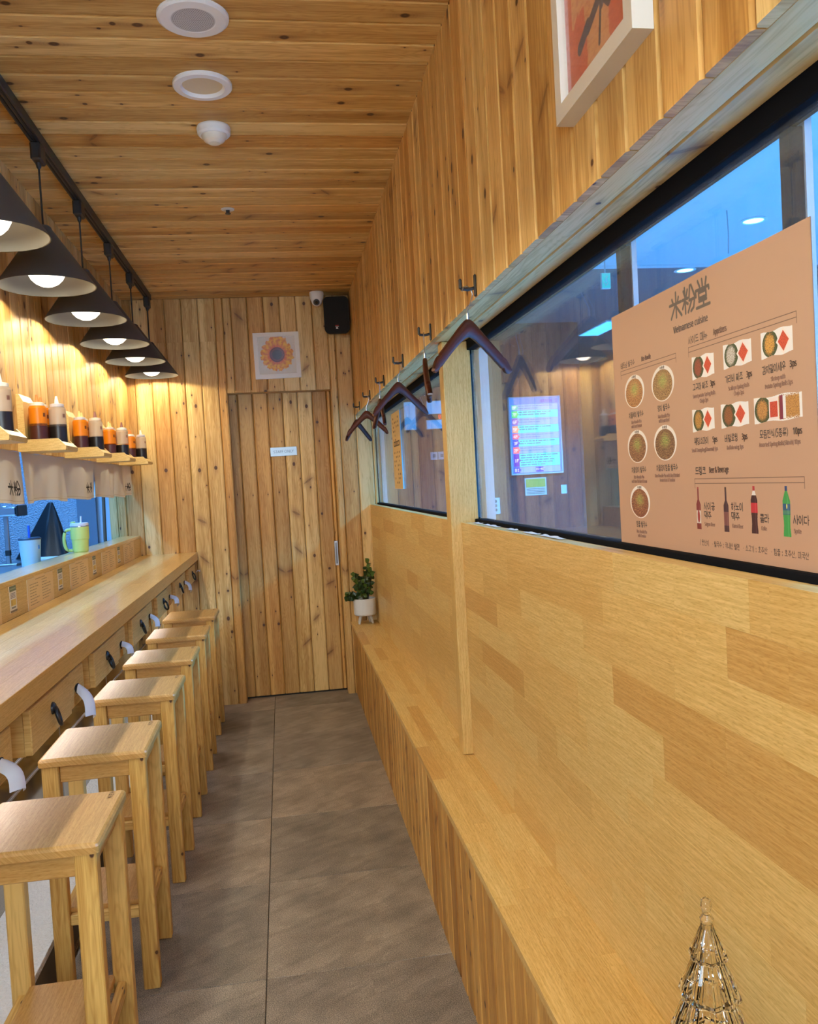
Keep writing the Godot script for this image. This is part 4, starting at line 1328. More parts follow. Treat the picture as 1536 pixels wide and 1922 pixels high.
	for k_ in 4:
		var z: float = [-4.896, -4.273, -3.636, -3.02][k_]
		var o := thing("label_sticker", "small green, white and yellow riser sticker, %s from the end wall" % ORD[k_], "sticker", Vector3(-0.9288, 1.096, z), "stickers along the riser")
		part(o, "sheet", box(Vector3(0.0012, 0.090, 0.072), 0.0003), M.off_white)
		part(o, "print", face.call(0.071, 0.089), stk, Vector3(0.0008, 0, 0), axes(Vector3.UP, Vector3.RIGHT))

func lamps() -> void:
	var tr := thing("lamp_track", "black ceiling track carrying the row of pendant lamps", "track")
	slab(tr, "rail", Vector3(-0.775, 2.645, -5.50), Vector3(-0.739, Y_C, 1.0), M.black, 0.002)
	for x in [-0.764, -0.750]: slab(tr, "slot_edge", Vector3(x - 0.003, 2.6425, -5.50), Vector3(x + 0.003, 2.645, 1.0), M.black_matte)
	var st := st_new()
	var R := 0.161
	var H := 0.195
	lathe_into(st, [Vector2(0.020, H + 0.012), Vector2(0.026, H + 0.006), Vector2(0.028, H), Vector2(R, 0.002), Vector2(R, 0.0)], 64)
	var outer := st.commit()
	var inner := lathe([Vector2(R - 0.001, 0.0), Vector2(R - 0.004, 0.0005), Vector2(0.028, H - 0.006), Vector2(0.0, H - 0.006)], 64)
	var bulb := []
	for k in 11:
		var q := PI * k / 10.0
		bulb.append(Vector2(0.065 * sin(q), -0.065 * cos(q)))
	var glow := mat(Color(1, 1, 1), 0.4)
	glow.emission_enabled = true
	glow.emission = Color(1.0, 0.95, 0.86)
	glow.emission_energy_multiplier = 2.6
	var bm := lathe(bulb, 24)
	var y := 2.162
	for k_ in LAMP_Z.size():
		var z: float = LAMP_Z[k_]
		var l := thing("pendant_lamp", "black cone pendant lamp with glowing bulb, %s from the end wall" % ORD[k_], "lamp", Vector3(-0.757, y, z), "pendant lamps over the counter")
		var s := part(l, "lamp_shade", outer, M.shade_out)
		part(s, "shade_lining", inner, M.shade_in)
		part(l, "bulb", bm, glow, Vector3(0, 0.063, 0))
		part(l, "socket", lathe([Vector2(0.016, 0.125), Vector2(0.018, H - 0.006)], 16), M.black)
		part(l, "cord", tube([Vector3(0, H + 0.01, 0), Vector3(0, 0.43, 0)], 0.0035), M.black)
		var ad := part(l, "track_adapter", box(Vector3(0.034, 0.062, 0.075), 0.006), M.black, Vector3(0, 0.452, 0))
		part(ad, "strain_relief", lathe([Vector2(0.004, -0.052), Vector2(0.008, -0.045), Vector2(0.010, -0.030)], 12), M.black)
		spot(l, Vector3(0, 0.030, 0), Color(1.0, 0.96, 0.83), LAMP_E, 0.03, 80.0, 0.03)

func stools() -> void:
	var s := thing("bar_stool", "pale wooden bar stool with square seat standing at the counter", "stool", Vector3.ZERO, "bar stools along the counter")
	var W := 0.298
	var D := 0.325
	var top := 0.70
	# seat: rounded slab of glued planks
	for i in 3:
		var w: float = [0.10, 0.098, 0.10][i]
		var st := st_new()
		box_into(st, Vector3(w - 0.0004, 0.022, D), 0.005 if i == 5 else 0.0006, Vector3.ZERO, 2, 2.4, 8, [3, 6, 1][i], [0.1, 0.4, 0.6][i], 0.1)
	var prof := [Vector2(-0.149, -0.011), Vector2(-0.149, 0.003), Vector2(-0.146, 0.008), Vector2(-0.140, 0.011), Vector2(0.140, 0.011), Vector2(0.146, 0.008), Vector2(0.149, 0.003), Vector2(0.149, -0.011)]
	var seat_st := st_new()
	# a slab with rounded top edges: rings of a rounded rectangle
	var rings := [[0.0, -0.011], [0.0, 0.003], [0.003, 0.008], [0.009, 0.011]]
	var rr := func(inset: float, yy: float) -> Array:
		var out := []
		var hx := W / 2 - inset
		var hz := D / 2 - inset
		var rad := maxf(0.012 - inset, 0.003)
		for q in 4:
			var cx: float = (hx - rad) * [1, -1, -1, 1][q]
			var cz: float = (hz - rad) * [1, 1, -1, -1][q]
			for k in 4:
				var a := PI / 2 * (q + k / 3.0)
				out.append(Vector3(cx + rad * cos(a), yy, cz + rad * sin(a)))
		return out
	var RR := []
	for g in rings: RR.append(rr.call(g[0], g[1]))
	var uvs := func(v: Vector3) -> Vector2: return Vector2(0.1 + (v.z + D / 2) / 0.8, (1.0 + 0.06 + 0.88 * (v.x + W / 2 + v.y) / 0.1) / 4.0)
	for g in 3:
		for k in 16:
			var a: Vector3 = RR[g][k]
			var b: Vector3 = RR[g][(k + 1) % 16]
			var c2: Vector3 = RR[g + 1][(k + 1) % 16]
			var d: Vector3 = RR[g + 1][k]
			var n := (b - a).cross(d - a).normalized()
			if n.dot(Vector3(a.x, 0.02 * g, a.z)) < 0: n = -n
			quad(seat_st, [a, b, c2, d], n, [uvs.call(a), uvs.call(b), uvs.call(c2), uvs.call(d)])
	for e in [0, 3]:
		for k in range(1, 15):
			tri(seat_st, [RR[e][0], RR[e][k], RR[e][k + 1]], Vector3.UP if e == 3 else Vector3.DOWN, [uvs.call(RR[e][0]), uvs.call(RR[e][k]), uvs.call(RR[e][k + 1])])
	var seat := part(s, "seat", seat_st.commit(), M.seat, Vector3(0, top - 0.011, 0))
	# burnt in mark at the corner
	var mk := st_new()
	for i in 3:
		for q in fit(hanja(i), Rect2(0.0, i * 0.016, 0.013, 0.013)):
			for j in q.size() - 1:
				var a := Vector3(q[j].x, 0, q[j].y)
				var b := Vector3(q[j + 1].x, 0, q[j + 1].y)
				var n := (b - a).cross(Vector3.UP).normalized() * 0.0006
				quad(mk, [a + n, b + n, b - n, a - n], Vector3.UP)
	part(seat, "burnt_mark", mk.commit(), mat(c8(84, 52, 26), 0.7), Vector3(0.112, 0.0113, -0.150))
	var lx := 0.126
	var lz := 0.140
	for sx in [-1, 1]:
		for sz in [-1, 1]:
			part(s, "leg", box(Vector3(0.046, top - 0.022, 0.036), 0.003, 1, 2.4, 8, (sx + 2 * sz + 8) % 8, 0.45 + 0.08 * sx, 0.1), M.stool, Vector3(sx * (lx - 0.008), (top - 0.022) / 2, sz * (lz - 0.004)))
	for sz in [-1, 1]:
		part(s, "apron", box(Vector3(0.19, 0.052, 0.020), 0.002, 0, 0.8, 4, 3, 0.3, 0.1), M.seat, Vector3(0, top - 0.048, sz * (lz - 0.006)))
		part(s, "lower_rail", box(Vector3(0.19, 0.030, 0.020), 0.002, 0, 2.4, 8, 2, 0.5, 0.1), M.stool, Vector3(0, 0.225, sz * (lz - 0.008)))
	for sx in [-1, 1]:
		part(s, "side_apron", box(Vector3(0.020, 0.052, 0.236), 0.002, 2, 0.8, 4, 2, 0.3, 0.1), M.seat, Vector3(sx * (lx - 0.010), top - 0.048, 0))
		part(s, "side_rail", box(Vector3(0.020, 0.030, 0.236), 0.002, 2, 2.4, 8, 1, 0.3, 0.1), M.stool, Vector3(sx * (lx - 0.010), 0.225, 0))
	part(s, "shelf", box(Vector3(0.200, 0.016, 0.250), 0.002, 2, 0.8, 4, 1, 0.4, 0.1), M.seat, Vector3(0, 0.248, 0))
	var zs := [-1.982, -2.612, -3.270, -3.882, -4.490, -5.110]
	var ang := [0.0, 0.008, -0.010, 0.0, 0.012, -0.006]
	for i in zs.size():
		var o: Node3D = s if i == 0 else copy(s)
		o.set_meta("label", "pale wooden square seat bar stool, %s from the end wall" % ORD[5 - i])
		o.position = Vector3(-0.576, 0, zs[i])
		o.rotation.y = ang[i]

func trays() -> void:
	# little wooden wall trays with squeeze bottles
	var wood: StandardMaterial3D = M.rub[0]
	var cheek := PackedVector2Array([Vector2(0, 0), Vector2(0.165, 0), Vector2(0.168, 0.004), Vector2(0.168, 0.016), Vector2(0.140, 0.044), Vector2(0, 0.044)])
	var t := thing("condiment_tray", "small wooden wall tray holding squeeze bottles above the curtain", "tray", Vector3.ZERO, "condiment trays on the left wall")
	var L := 0.178
	part(t, "bottom", box(Vector3(0.160, 0.010, L - 0.004), 0.001, 2, 0.8, 4, 1, 0.1, 0.08), wood, Vector3(0.080, 0.005, -L / 2))
	for e in [0.0, -L + 0.014]:
		part(t, "cheek", prism(cheek, 0.014), wood, Vector3(0, 0, e - 0.014))
	var lip := PackedVector2Array([Vector2(0.158, 0.0), Vector2(0.1685, 0.0), Vector2(0.1685, 0.016), Vector2(0.152, 0.0325), Vector2(0.1485, 0.0325)])
	part(t, "front_lip", prism(lip, L - 0.029), wood, Vector3(0, 0, -L + 0.0145))
	var bk := PackedVector2Array([Vector2(0, 0), Vector2(0.024, 0), Vector2(0.024, 0.176), Vector2(0.010, 0.204), Vector2(0, 0.204)])
	part(t, "back_board", prism(bk, L - 0.03), wood, Vector3(0, 0.010, -L + 0.015))
	var zs := [-2.60, -3.255, -3.92, -4.566, -5.176]
	var zl := lathe([Vector2(0, 0), Vector2(0.028, 0), Vector2(0.031, 0.004), Vector2(0.031, 0.085)], 28)
	var zu := lathe([Vector2(0.031, 0.085), Vector2(0.031, 0.150), Vector2(0.0285, 0.158), Vector2(0.023, 0.160)], 28)
	var cap := lathe([Vector2(0.023, 0.158), Vector2(0.0255, 0.160), Vector2(0.0255, 0.170), Vector2(0.020, 0.172), Vector2(0.0085, 0.174)], 28)
	var tip := lathe([Vector2(0.0085, 0.173), Vector2(0.0072, 0.182), Vector2(0.004, 0.201), Vector2(0.0, 0.202)], 16)
	var amber := mat(c8(236, 138, 14), 0.35)
	amber.backlight_enabled = true
	amber.backlight = c8(160, 80, 10)
	var clear := mat(Color(0.80, 0.72, 0.64, 0.55), 0.35)
	clear.transparency = BaseMaterial3D.TRANSPARENCY_ALPHA
	var red := mat(c8(74, 34, 26), 0.35)
	var soy := mat(c8(34, 27, 25), 0.35)
	var caps := [mat(c8(232, 204, 184), 0.4), mat(c8(232, 226, 214), 0.4), mat(c8(206, 200, 206), 0.4)]
	var tips := [mat(c8(226, 132, 70), 0.4), mat(c8(238, 236, 228), 0.4), mat(c8(232, 204, 130), 0.4), mat(c8(150, 100, 92), 0.4)]
	for i in zs.size():
		var o: Node3D = t if i == 0 else copy(t)
		o.set_meta("label", "small wooden wall tray of squeeze bottles, %s from the end wall" % ORD[4 - i])
		o.position = Vector3(X_L, 1.608, zs[i])
		for k in 3:
			var spot: Vector3 = [Vector3(0.064, 0.010, -0.046), Vector3(0.1165, 0.010, -0.116), Vector3(0.0555, 0.010, -0.130)][k]
			var kind: int = [0, 1, 0][k]
			var label: String = ["orange squeeze bottle of dark red sauce on the %s tray from the end wall", "clear squeeze bottle of black sauce on the %s tray from the end wall", "orange squeeze bottle hidden behind others on the %s tray from the end wall"][k] % ORD[4 - i]
			var b := thing("squeeze_bottle", label, "bottle", o.position + spot, ["orange sauce bottles", "black sauce bottles"][kind])
			var lv := [0.0, 0.014, 0.006, -0.004, 0.01][i] as float
			part(b, "sauce_body", zl, red if kind == 0 else soy, Vector3.ZERO, Basis.from_scale(Vector3(1, 1.0 + lv * 8.0 - 0.02, 1)))
			part(b, "upper_body", zu, amber if kind == 0 else clear)
			part(b, "cap", cap, caps[(k + i) % 3])
			part(b, "nozzle", tip, tips[(0 if i in [0, 1, 4] else 2) if kind == 0 else (1 if i in [0, 1, 4] else 3)])
			var pr := part(b, "print", sheet(func(p: float, q: float) -> Vector3:
				var a := 0.35 + p * 0.35
				return Vector3(cos(a) * 0.0313, 0.118 + q * 0.014, sin(a) * 0.0313), 6, 1, 0.0003), mat(c8(120, 60, 24) if kind == 0 else c8(120, 84, 70), 0.5))

func noren() -> void:
	var plain := mat(Color.WHITE, 0.85, cloth_texture(false))
	var sign_ := mat(Color.WHITE, 0.85, cloth_texture(true))
	for m in [plain, sign_]:
		m.backlight_enabled = true
		m.backlight = c8(120, 112, 98)
	lone("curtain_rod", tube([Vector3(0, 0, 0.9), Vector3(0, 0, -5.63)], 0.006), M.stool, "thin wooden rod carrying the short hatch curtains", "rod", Vector3(-0.962, 1.621, 0))
	var cur := [[-2.09, -2.71, -3.328], [-3.334, -3.95, -4.568], [-4.574, -5.10, -5.628], [-0.85, -1.47, -2.084]]
	for c in 4:
		var n := thing("hatch_curtain", "short cream hatch curtain with black characters, %s from the end wall" % ORD[[2, 1, 0, 3][c]], "curtain", Vector3.ZERO, "hatch curtains")
		for h in 2:
			var za: float = cur[c][h] - (0.003 if h else 0.0)
			var zb: float = cur[c][h + 1]
			var ph := c * 1.7 + h * 2.3
			part(n, "panel", sheet(func(u: float, v: float) -> Vector3:
				var w := 0.008 * sin(u * 9.0 + ph) * (0.35 + 0.65 * v) + 0.005 * sin(u * 21.0 + ph * 2.0 + v * 2.0) * v + 0.012 * v * sin(u * PI * 2.0 + ph)
				var sag := 0.006 * sin(u * 6.0 + ph) * v
				return Vector3(-0.962 + w, 1.612 - (0.190 + sag) * v, lerpf(za, zb, u)), 60, 10, 0.001), sign_ if h == 1 else plain)

func hooks() -> void:
	var zs := [-2.077, -2.719, -3.354, -3.993, -4.628, -5.245]
	var h := thing("coat_hook", "small black metal coat hook screwed to the pine wall", "hook", Vector3.ZERO, "coat hooks on the right wall")
	part(h, "plate", box(Vector3(0.006, 0.056, 0.012), 0.003), M.black, Vector3(-0.003, 0, 0))
	part(h, "arm", tube([Vector3(-0.004, -0.006, 0), Vector3(-0.022, -0.010, 0), Vector3(-0.040, -0.008, 0)], 0.0042), M.black)
	part(h, "prong", box(Vector3(0.008, 0.026, 0.010), 0.003), M.black, Vector3(-0.041, 0.004, 0))
	for i in zs.size():
		var o: Node3D = h if i == 0 else copy(h)
		o.set_meta("label", "small black metal coat hook, %s from the end wall" % ORD[5 - i])
		o.position = Vector3(X_R, 1.906, zs[i])
	# hangers: outline in xy, bent forward at the tips
	var g := thing("coat_hanger", "dark brown wooden coat hanger with chrome hook by the window", "hanger", Vector3.ZERO, "coat hangers on the hooks")
	var st := st_new()
	var N := 56
	var S := 0.116
	var mid := func(u: float) -> Vector3:   # u -1..1
		var a := absf(u)
		var y := -0.108 * (sqrt(a * a + 0.012) - 0.11) / 0.896 + 0.002
		return Vector3(u * S, y, 0.010 * a * a)
	var hh := func(u: float) -> float:
		var a := absf(u)
		return 0.0185 + 0.0045 * exp(-pow(a / 0.30, 2.0)) - 0.0155 * pow(clampf((a - 0.86) / 0.14, 0, 1), 2.5) - (0.004 if a > 0.80 and a < 0.84 else 0.0)
	for i in N:
		var u0 := -1.0 + 2.0 * i / N
		var u1 := -1.0 + 2.0 * (i + 1) / N
		var a: Vector3 = mid.call(u0)
		var b: Vector3 = mid.call(u1)
		var ha: float = hh.call(u0)
		var hb: float = hh.call(u1)
		var ring := func(p: Vector3, q: float) -> Array:
			var out := []
			for k in 12:
				var t := TAU * k / 12.0
				out.append([p + Vector3(0, signf(cos(t)) * pow(absf(cos(t)), 0.6) * q, signf(sin(t)) * pow(absf(sin(t)), 0.6) * 0.0085), Vector3(0, cos(t), sin(t)).normalized()])
			return out
		var ra: Array = ring.call(a, ha)
		var rb: Array = ring.call(b, hb)
		for k in 12:
			var q := [ra[k], ra[(k + 1) % 12], rb[(k + 1) % 12], rb[k]]
			for f in [[0, 1, 2], [0, 2, 3]]:
				var o: Array = f
				if (q[f[1]][0] - q[f[0]][0]).cross(q[f[2]][0] - q[f[0]][0]).dot(q[0][1] + q[1][1]) > 0.0: o = [f[0], f[2], f[1]]
				for j in o:
					st.set_normal(q[j][1])
					st.set_uv(Vector2.ZERO)
					st.add_vertex(q[j][0])
		for e in [[0, ra, -1.0], [N - 1, rb, 1.0]]:
			if i == e[0]:
				for k in range(1, 11): tri(st, [e[1][0][0], e[1][k][0], e[1][k + 1][0]], Vector3(e[2], 0, 0), [Vector2.ZERO, Vector2.ZERO, Vector2.ZERO])
	part(g, "body", st.commit(), M.hanger, Vector3(0, -0.103, 0))
	part(g, "collar", lathe([Vector2(0.0035, -0.085), Vector2(0.0035, -0.064), Vector2(0.002, -0.063)], 12), M.steel)
	var wire2 := [Vector3(0, -0.085, 0), Vector3(0.0, -0.058, 0), Vector3(0.010, -0.036, 0), Vector3(0.018, -0.016, 0), Vector3(0.013, -0.002, 0), Vector3(0.003, 0.0035, 0), Vector3(-0.009, 0.001, 0), Vector3(-0.013, -0.010, 0)]
	part(g, "wire_hook", tube(wire2, 0.0017, -1.0, 8), M.steel)
	# span direction for each hanger (x, z)
	var dirs := [Vector2(0.94, -0.35), Vector2(0.17, -0.98), Vector2(0.985, -0.17), Vector2(0.11, 0.99), Vector2(0.97, 0.25), Vector2(0.74, -0.67)]
	for i in zs.size():
		var o: Node3D = g if i == 0 else copy(g)
		o.set_meta("label", "dark brown wooden coat hanger with chrome hook, %s from the end wall" % ORD[5 - i])
		var d: Vector2 = dirs[i].normalized()
		var xa := Vector3(d.x, 0, d.y)
		o.transform = Transform3D(Basis(xa, Vector3.UP, xa.cross(Vector3.UP)), Vector3(X_R - 0.026, 1.9005, zs[i]))

func framed(called: String, label: String, s: float, fw: float, depth: float, pic: Texture2D, xf: Transform3D, frame_m: Material) -> void:
	var f := thing(called, label, "picture")
	f.transform = xf
	var out := PackedVector2Array([Vector2(-s / 2, -s / 2), Vector2(s / 2 - fw, -s / 2), Vector2(s / 2 - fw, -s / 2 + fw), Vector2(-s / 2 + fw, -s / 2 + fw)])
	for k in 4:
		var len := s
		var bar := PackedVector2Array([Vector2(-s / 2, -s / 2), Vector2(s / 2, -s / 2), Vector2(s / 2 - fw, -s / 2 + fw), Vector2(-s / 2 + fw, -s / 2 + fw)])
		part(f, "frame_bar", prism(bar, depth), frame_m, Vector3.ZERO, Basis(Vector3.BACK, PI / 2 * k))
	var st := st_new()
	var i := s / 2 - fw + 0.001
	quad(st, [Vector3(-i, i, 0), Vector3(i, i, 0), Vector3(i, -i, 0), Vector3(-i, -i, 0)], Vector3.BACK)
	part(f, "print", st.commit(), mat(Color.WHITE, 0.5, pic), Vector3(0, 0, depth * 0.55))
	part(f, "cover_glass", box(Vector3(2 * i, 2 * i, 0.002), 0.0), M.film, Vector3(0, 0, depth * 0.7))

func pictures() -> void:
	framed("sunflower_picture", "square sunflower picture in a white frame above the door", 0.300, 0.028, 0.024, sunflower_texture(), Transform3D(Basis(Vector3.BACK, 0.012), Vector3(0.023, 2.294, Z_END)), mat(c8(236, 226, 208), 0.6))
	framed("abstract_picture", "orange abstract picture in a pale frame above the window", 0.302, 0.026, 0.030, painting_texture(), Transform3D(axes(Vector3.UP, Vector3.LEFT), Vector3(X_R, 2.146, -1.199)), M.off_white)
	lone("pink_canvas", box(Vector3(0.020, 0.26, 0.05), 0.004), mat(c8(214, 108, 140), 0.6), "pink block canvas edge showing behind the orange picture", "canvas", Vector3(X_R - 0.010, 2.190, -1.018))
	# door sign
	var s := thing("door_sign", "small silver plate with staff lettering on the sliding door", "sign", Vector3(0.028, 1.665, -5.7565))
	part(s, "plate", box(Vector3(0.178, 0.060, 0.005), 0.001), mat(c8(150, 158, 164), 0.3, null, 0.4), Vector3(0, 0, 0.003), Basis(Vector3.BACK, 0.01))
	part(s, "lettering", text_mesh("STAFF ONLY", 0.019), mat(c8(64, 74, 80), 0.5), Vector3(0, 0, 0.0058), Basis(Vector3.BACK, 0.01))
	# loudspeaker
	var sp := thing("loudspeaker", "black rounded loudspeaker in the corner near the ceiling", "speaker", Vector3(0.424, 2.528, -5.535))
	sp.rotation = Vector3(0.06, -0.10, 0.0)
	var poly := PackedVector2Array()
	for q in 4:
		for k in 7:
			var a := PI / 2 * (q + k / 6.0)
			poly.append(Vector2([1, -1, -1, 1][q] * 0.050 + 0.032 * cos(a), [1, 1, -1, -1][q] * 0.086 + 0.032 * sin(a)))
	var bodyp := PackedVector2Array()
	for p in poly: bodyp.append(p * 0.96)
	part(sp, "cabinet", prism(bodyp, 0.070), M.black_matte, Vector3(0, 0, -0.062))
	part(sp, "grille", prism(poly, 0.022), mat(c8(20, 20, 21), 0.9), Vector3(0, 0, 0.008))
	part(sp, "wall_bracket", box(Vector3(0.03, 0.05, 0.045), 0.004), M.black, Vector3(0, 0, -0.083))
	part(sp, "badge", join([[box(Vector3(0.022, 0.003, 0.001), 0.0), Transform3D(Basis.IDENTITY, Vector3(0, -0.002, 0))], [prism(PackedVector2Array([Vector2(-0.008, -0.009), Vector2(0.008, -0.009), Vector2(0.004, 0.0), Vector2(-0.007, 0.0)]), 0.001), Transform3D(Basis.IDENTITY, Vector3(0, -0.006, 0))]]), M.white, Vector3(0, -0.075, 0.030))
	part(sp, "red_bar", box(Vector3(0.022, 0.004, 0.001), 0.0), mat(c8(190, 60, 44), 0.5), Vector3(0, -0.069, 0.0305))
	# dome camera
	var cm := thing("security_camera", "white ceiling security camera beside the loudspeaker", "camera", Vector3(0.300, Y_C, -5.535))
	part(cm, "base", lathe([Vector2(0, 0), Vector2(0.046, 0), Vector2(0.047, -0.012), Vector2(0.043, -0.040), Vector2(0.034, -0.060), Vector2(0.0, -0.068)], 32), M.white)
	var bl := []
	for k in 13:
		var q := PI * k / 12.0
		bl.append(Vector2(0.034 * sin(q), -0.034 * cos(q)))
	var ball := part(cm, "eyeball", lathe(bl, 28), M.white, Vector3(0, -0.058, 0.004))
	var lens_b := axes(Vector3(-0.15, -0.45, 0.88).normalized(), Vector3(0, 0.88, 0.45).normalized())
	part(ball, "lens_ring", lathe([Vector2(0.0, 0.0345), Vector2(0.019, 0.0345), Vector2(0.021, 0.028)], 24), M.black, Vector3.ZERO, Basis(Quaternion(Vector3.UP, Vector3(-0.12, -0.42, 0.90).normalized())))
	part(ball, "lens_glass", lathe([Vector2(0.0, 0.0365), Vector2(0.008, 0.0355), Vector2(0.010, 0.034)], 20), mat(c8(30, 26, 22), 0.08), Vector3.ZERO, Basis(Quaternion(Vector3.UP, Vector3(-0.12, -0.42, 0.90).normalized())))

func ceiling_things() -> void:
	var s := thing("ceiling_speaker", "large round white perforated speaker flush in the ceiling", "speaker", Vector3(-0.156, Y_C, -2.312))
	part(s, "rim", lathe([Vector2(0.094, 0.0), Vector2(0.093, -0.006), Vector2(0.086, -0.010), Vector2(0.060, -0.011), Vector2(0.057, -0.010)], 48), M.white)
	part(s, "grille", lathe([Vector2(0.0, -0.0095), Vector2(0.058, -0.0095)], 48), mat(c8(196, 192, 190), 0.6))
	var holes := st_new()
	for r in 11:
		var n := maxi(1, r * 6)
		for k in n:
			var a := TAU * k / n
			var p := Vector3(cos(a) * r * 0.0052, -0.0099, sin(a) * r * 0.0052)
			quad(holes, [p + Vector3(-0.0011, 0, -0.0011), p + Vector3(0.0011, 0, -0.0011), p + Vector3(0.0011, 0, 0.0011), p + Vector3(-0.0011, 0, 0.0011)], Vector3.DOWN)
	var hm := part(s, "perforation", holes.commit(), mat(c8(110, 104, 100), 0.9))
	hm.set_meta("kind", "stuff")
	var d := thing("recessed_downlight", "round unlit recessed downlight with white ring in the ceiling", "light", Vector3(-0.166, Y_C, -2.689))
	part(d, "ring", lathe([Vector2(0.090, 0.0), Vector2(0.090, -0.008), Vector2(0.086, -0.012), Vector2(0.067, -0.013), Vector2(0.061, -0.004), Vector2(0.060, -0.002)], 48), M.white)
	part(d, "diffuser", lathe([Vector2(0.0, -0.0035), Vector2(0.0615, -0.0035)], 40), mat(c8(214, 196, 160), 0.6))
	var sm := thing("smoke_detector", "white domed smoke detector on the pine ceiling", "detector", Vector3(-0.157, Y_C, -3.003))
	part(sm, "base", lathe([Vector2(0, 0), Vector2(0.056, 0.0), Vector2(0.058, -0.006), Vector2(0.056, -0.024), Vector2(0.050, -0.030), Vector2(0.044, -0.030)], 40), M.white)
	part(sm, "dome", lathe([Vector2(0.044, -0.028), Vector2(0.042, -0.034), Vector2(0.034, -0.047), Vector2(0.020, -0.055), Vector2(0.0, -0.057)], 40), mat(c8(224, 216, 200), 0.3))
	var sk := thing("sprinkler_head", "small fire sprinkler with white rosette in the ceiling", "sprinkler", Vector3(-0.163, Y_C, -3.869))
	part(sk, "rosette", lathe([Vector2(0.0, -0.005), Vector2(0.018, -0.005), Vector2(0.029, -0.002), Vector2(0.030, 0.0)], 32), M.off_white)
	part(sk, "head", lathe([Vector2(0.009, -0.004), Vector2(0.008, -0.016), Vector2(0.013, -0.018), Vector2(0.012, -0.021), Vector2(0.0, -0.022)], 20), M.black)

func posters() -> void:
	# brown menu poster on the near window
	var p := thing("menu_poster", "large brown menu poster with food photographs on the window", "poster", Vector3(0.6455, 1.4985, -1.235))
	p.basis = axes(Vector3.UP, Vector3.LEFT)
	var W := 0.611
	var H := 0.433
	var tex := menu_texture()
	var front := sheet(func(u: float, v: float) -> Vector3:
		var lift := 0.004 * exp(-pow((u - 0.62) / 0.12, 2.0)) * exp(-v * 14.0)
		return Vector3((u - 0.5) * W, (0.5 - v) * H + 0.0, lift), 40, 24, 0.0006)
	var m := mat(Color.WHITE, 0.5, tex)
	part(p, "print", front, m, Vector3(0, 0, 0.0008))
	part(p, "backing", box(Vector3(W, H, 0.0008), 0.0), mat(c8(150, 120, 100), 0.7), Vector3.ZERO)
	var inks := {}
	for c in [c8(104, 88, 80), c8(116, 86, 72), c8(84, 62, 54), c8(52, 38, 34), c8(146, 108, 90)]: inks[c] = mat(c, 0.6)
	var put := func(s: String, u: float, v: float, h: float, squeeze: float, c: Color, bold := false) -> void:
		var t := text_mesh(s, h, bold)
		part(p, "lettering", t, inks[c], Vector3((u - 0.5) * W, (0.5 - v) * H, 0.0018 + 0.004 * exp(-pow((u - 0.62) / 0.12, 2.0)) * exp(-v * 14.0)), Basis.from_scale(Vector3(squeeze, 1, 1)))
	var dark := c8(52, 38, 34)
	var soft := c8(146, 108, 90)
	put.call("Vietnamese cuisine", 0.504, 0.163, 0.0115, 0.84, c8(104, 88, 80))
	put.call("Rice-Noodle", 0.238, 0.226, 0.0088, 0.60, c8(116, 86, 72))
	put.call("Appetizers", 0.648, 0.221, 0.0095, 0.62, c8(116, 86, 72))
	put.call("Beer & Beverage", 0.616, 0.690, 0.0095, 0.60, c8(84, 62, 54))
	for t in [["3ps", 0.604, 0.391], ["3ps", 0.766, 0.390], ["3ps", 0.930, 0.390], ["5ps", 0.604, 0.585], ["3ps", 0.737, 0.586], ["10ps", 0.936, 0.586]]:
		put.call(t[0], t[1], t[2], 0.0092, 0.75, dark)
	for t in [["Rice-Noodle Pho", 0.154, 0.476], ["with Beef Brisket", 0.154, 0.494], ["Rice-Noodle Pho", 0.335, 0.472], ["with Lean Beef", 0.335, 0.490], ["Rice-Noodle Pho", 0.155, 0.708], ["with Beef Brisket & Lean", 0.155, 0.726], ["Rice-Noodle Pho with Beef Brisket", 0.338, 0.705], ["Tenderloin & Tendon", 0.338, 0.723], ["Rice-Noodle Pho", 0.157, 0.938], ["with Tendon", 0.157, 0.956], ["Sweet potato Spring Rolls", 0.559, 0.424], ["Chajo 3ps", 0.559, 0.444], ["Scallops Spring Rolls", 0.720, 0.423], ["Chajo 3ps", 0.720, 0.443], ["Shrimp with", 0.876, 0.422], ["Potato Spring Rolls 3ps", 0.876, 0.442], ["Small Dumpling(Shaomai) 5ps", 0.551, 0.617], ["Buffalo wing 3ps", 0.694, 0.618], ["Assorted Spring Rolls(5kinds) 10ps", 0.870, 0.618], ["Saigon Beer", 0.562, 0.882], ["Hanoi Beer", 0.692, 0.880], ["Coke", 0.801, 0.880], ["Sprite", 0.924, 0.880]]:
		put.call(t[0], t[1], t[2], 0.0062, 0.72, soft)
	# narrower poster on the far window
	var q := thing("tan_poster", "tan printed poster on the window beside the end wall", "poster", Vector3(0.6465, 1.592, -4.625))
	q.basis = axes(Vector3.UP, Vector3.LEFT)
	part(q, "sheet", box(Vector3(0.332, 0.428, 0.0008), 0.0), M.off_white)
	var st := st_new()
	quad(st, [Vector3(-0.165, 0.213, 0), Vector3(0.165, 0.213, 0), Vector3(0.165, -0.213, 0), Vector3(-0.165, -0.213, 0)], Vector3.BACK)
	part(q, "print", st.commit(), mat(Color.WHITE, 0.6, banner_texture()), Vector3(0, 0, 0.0007))

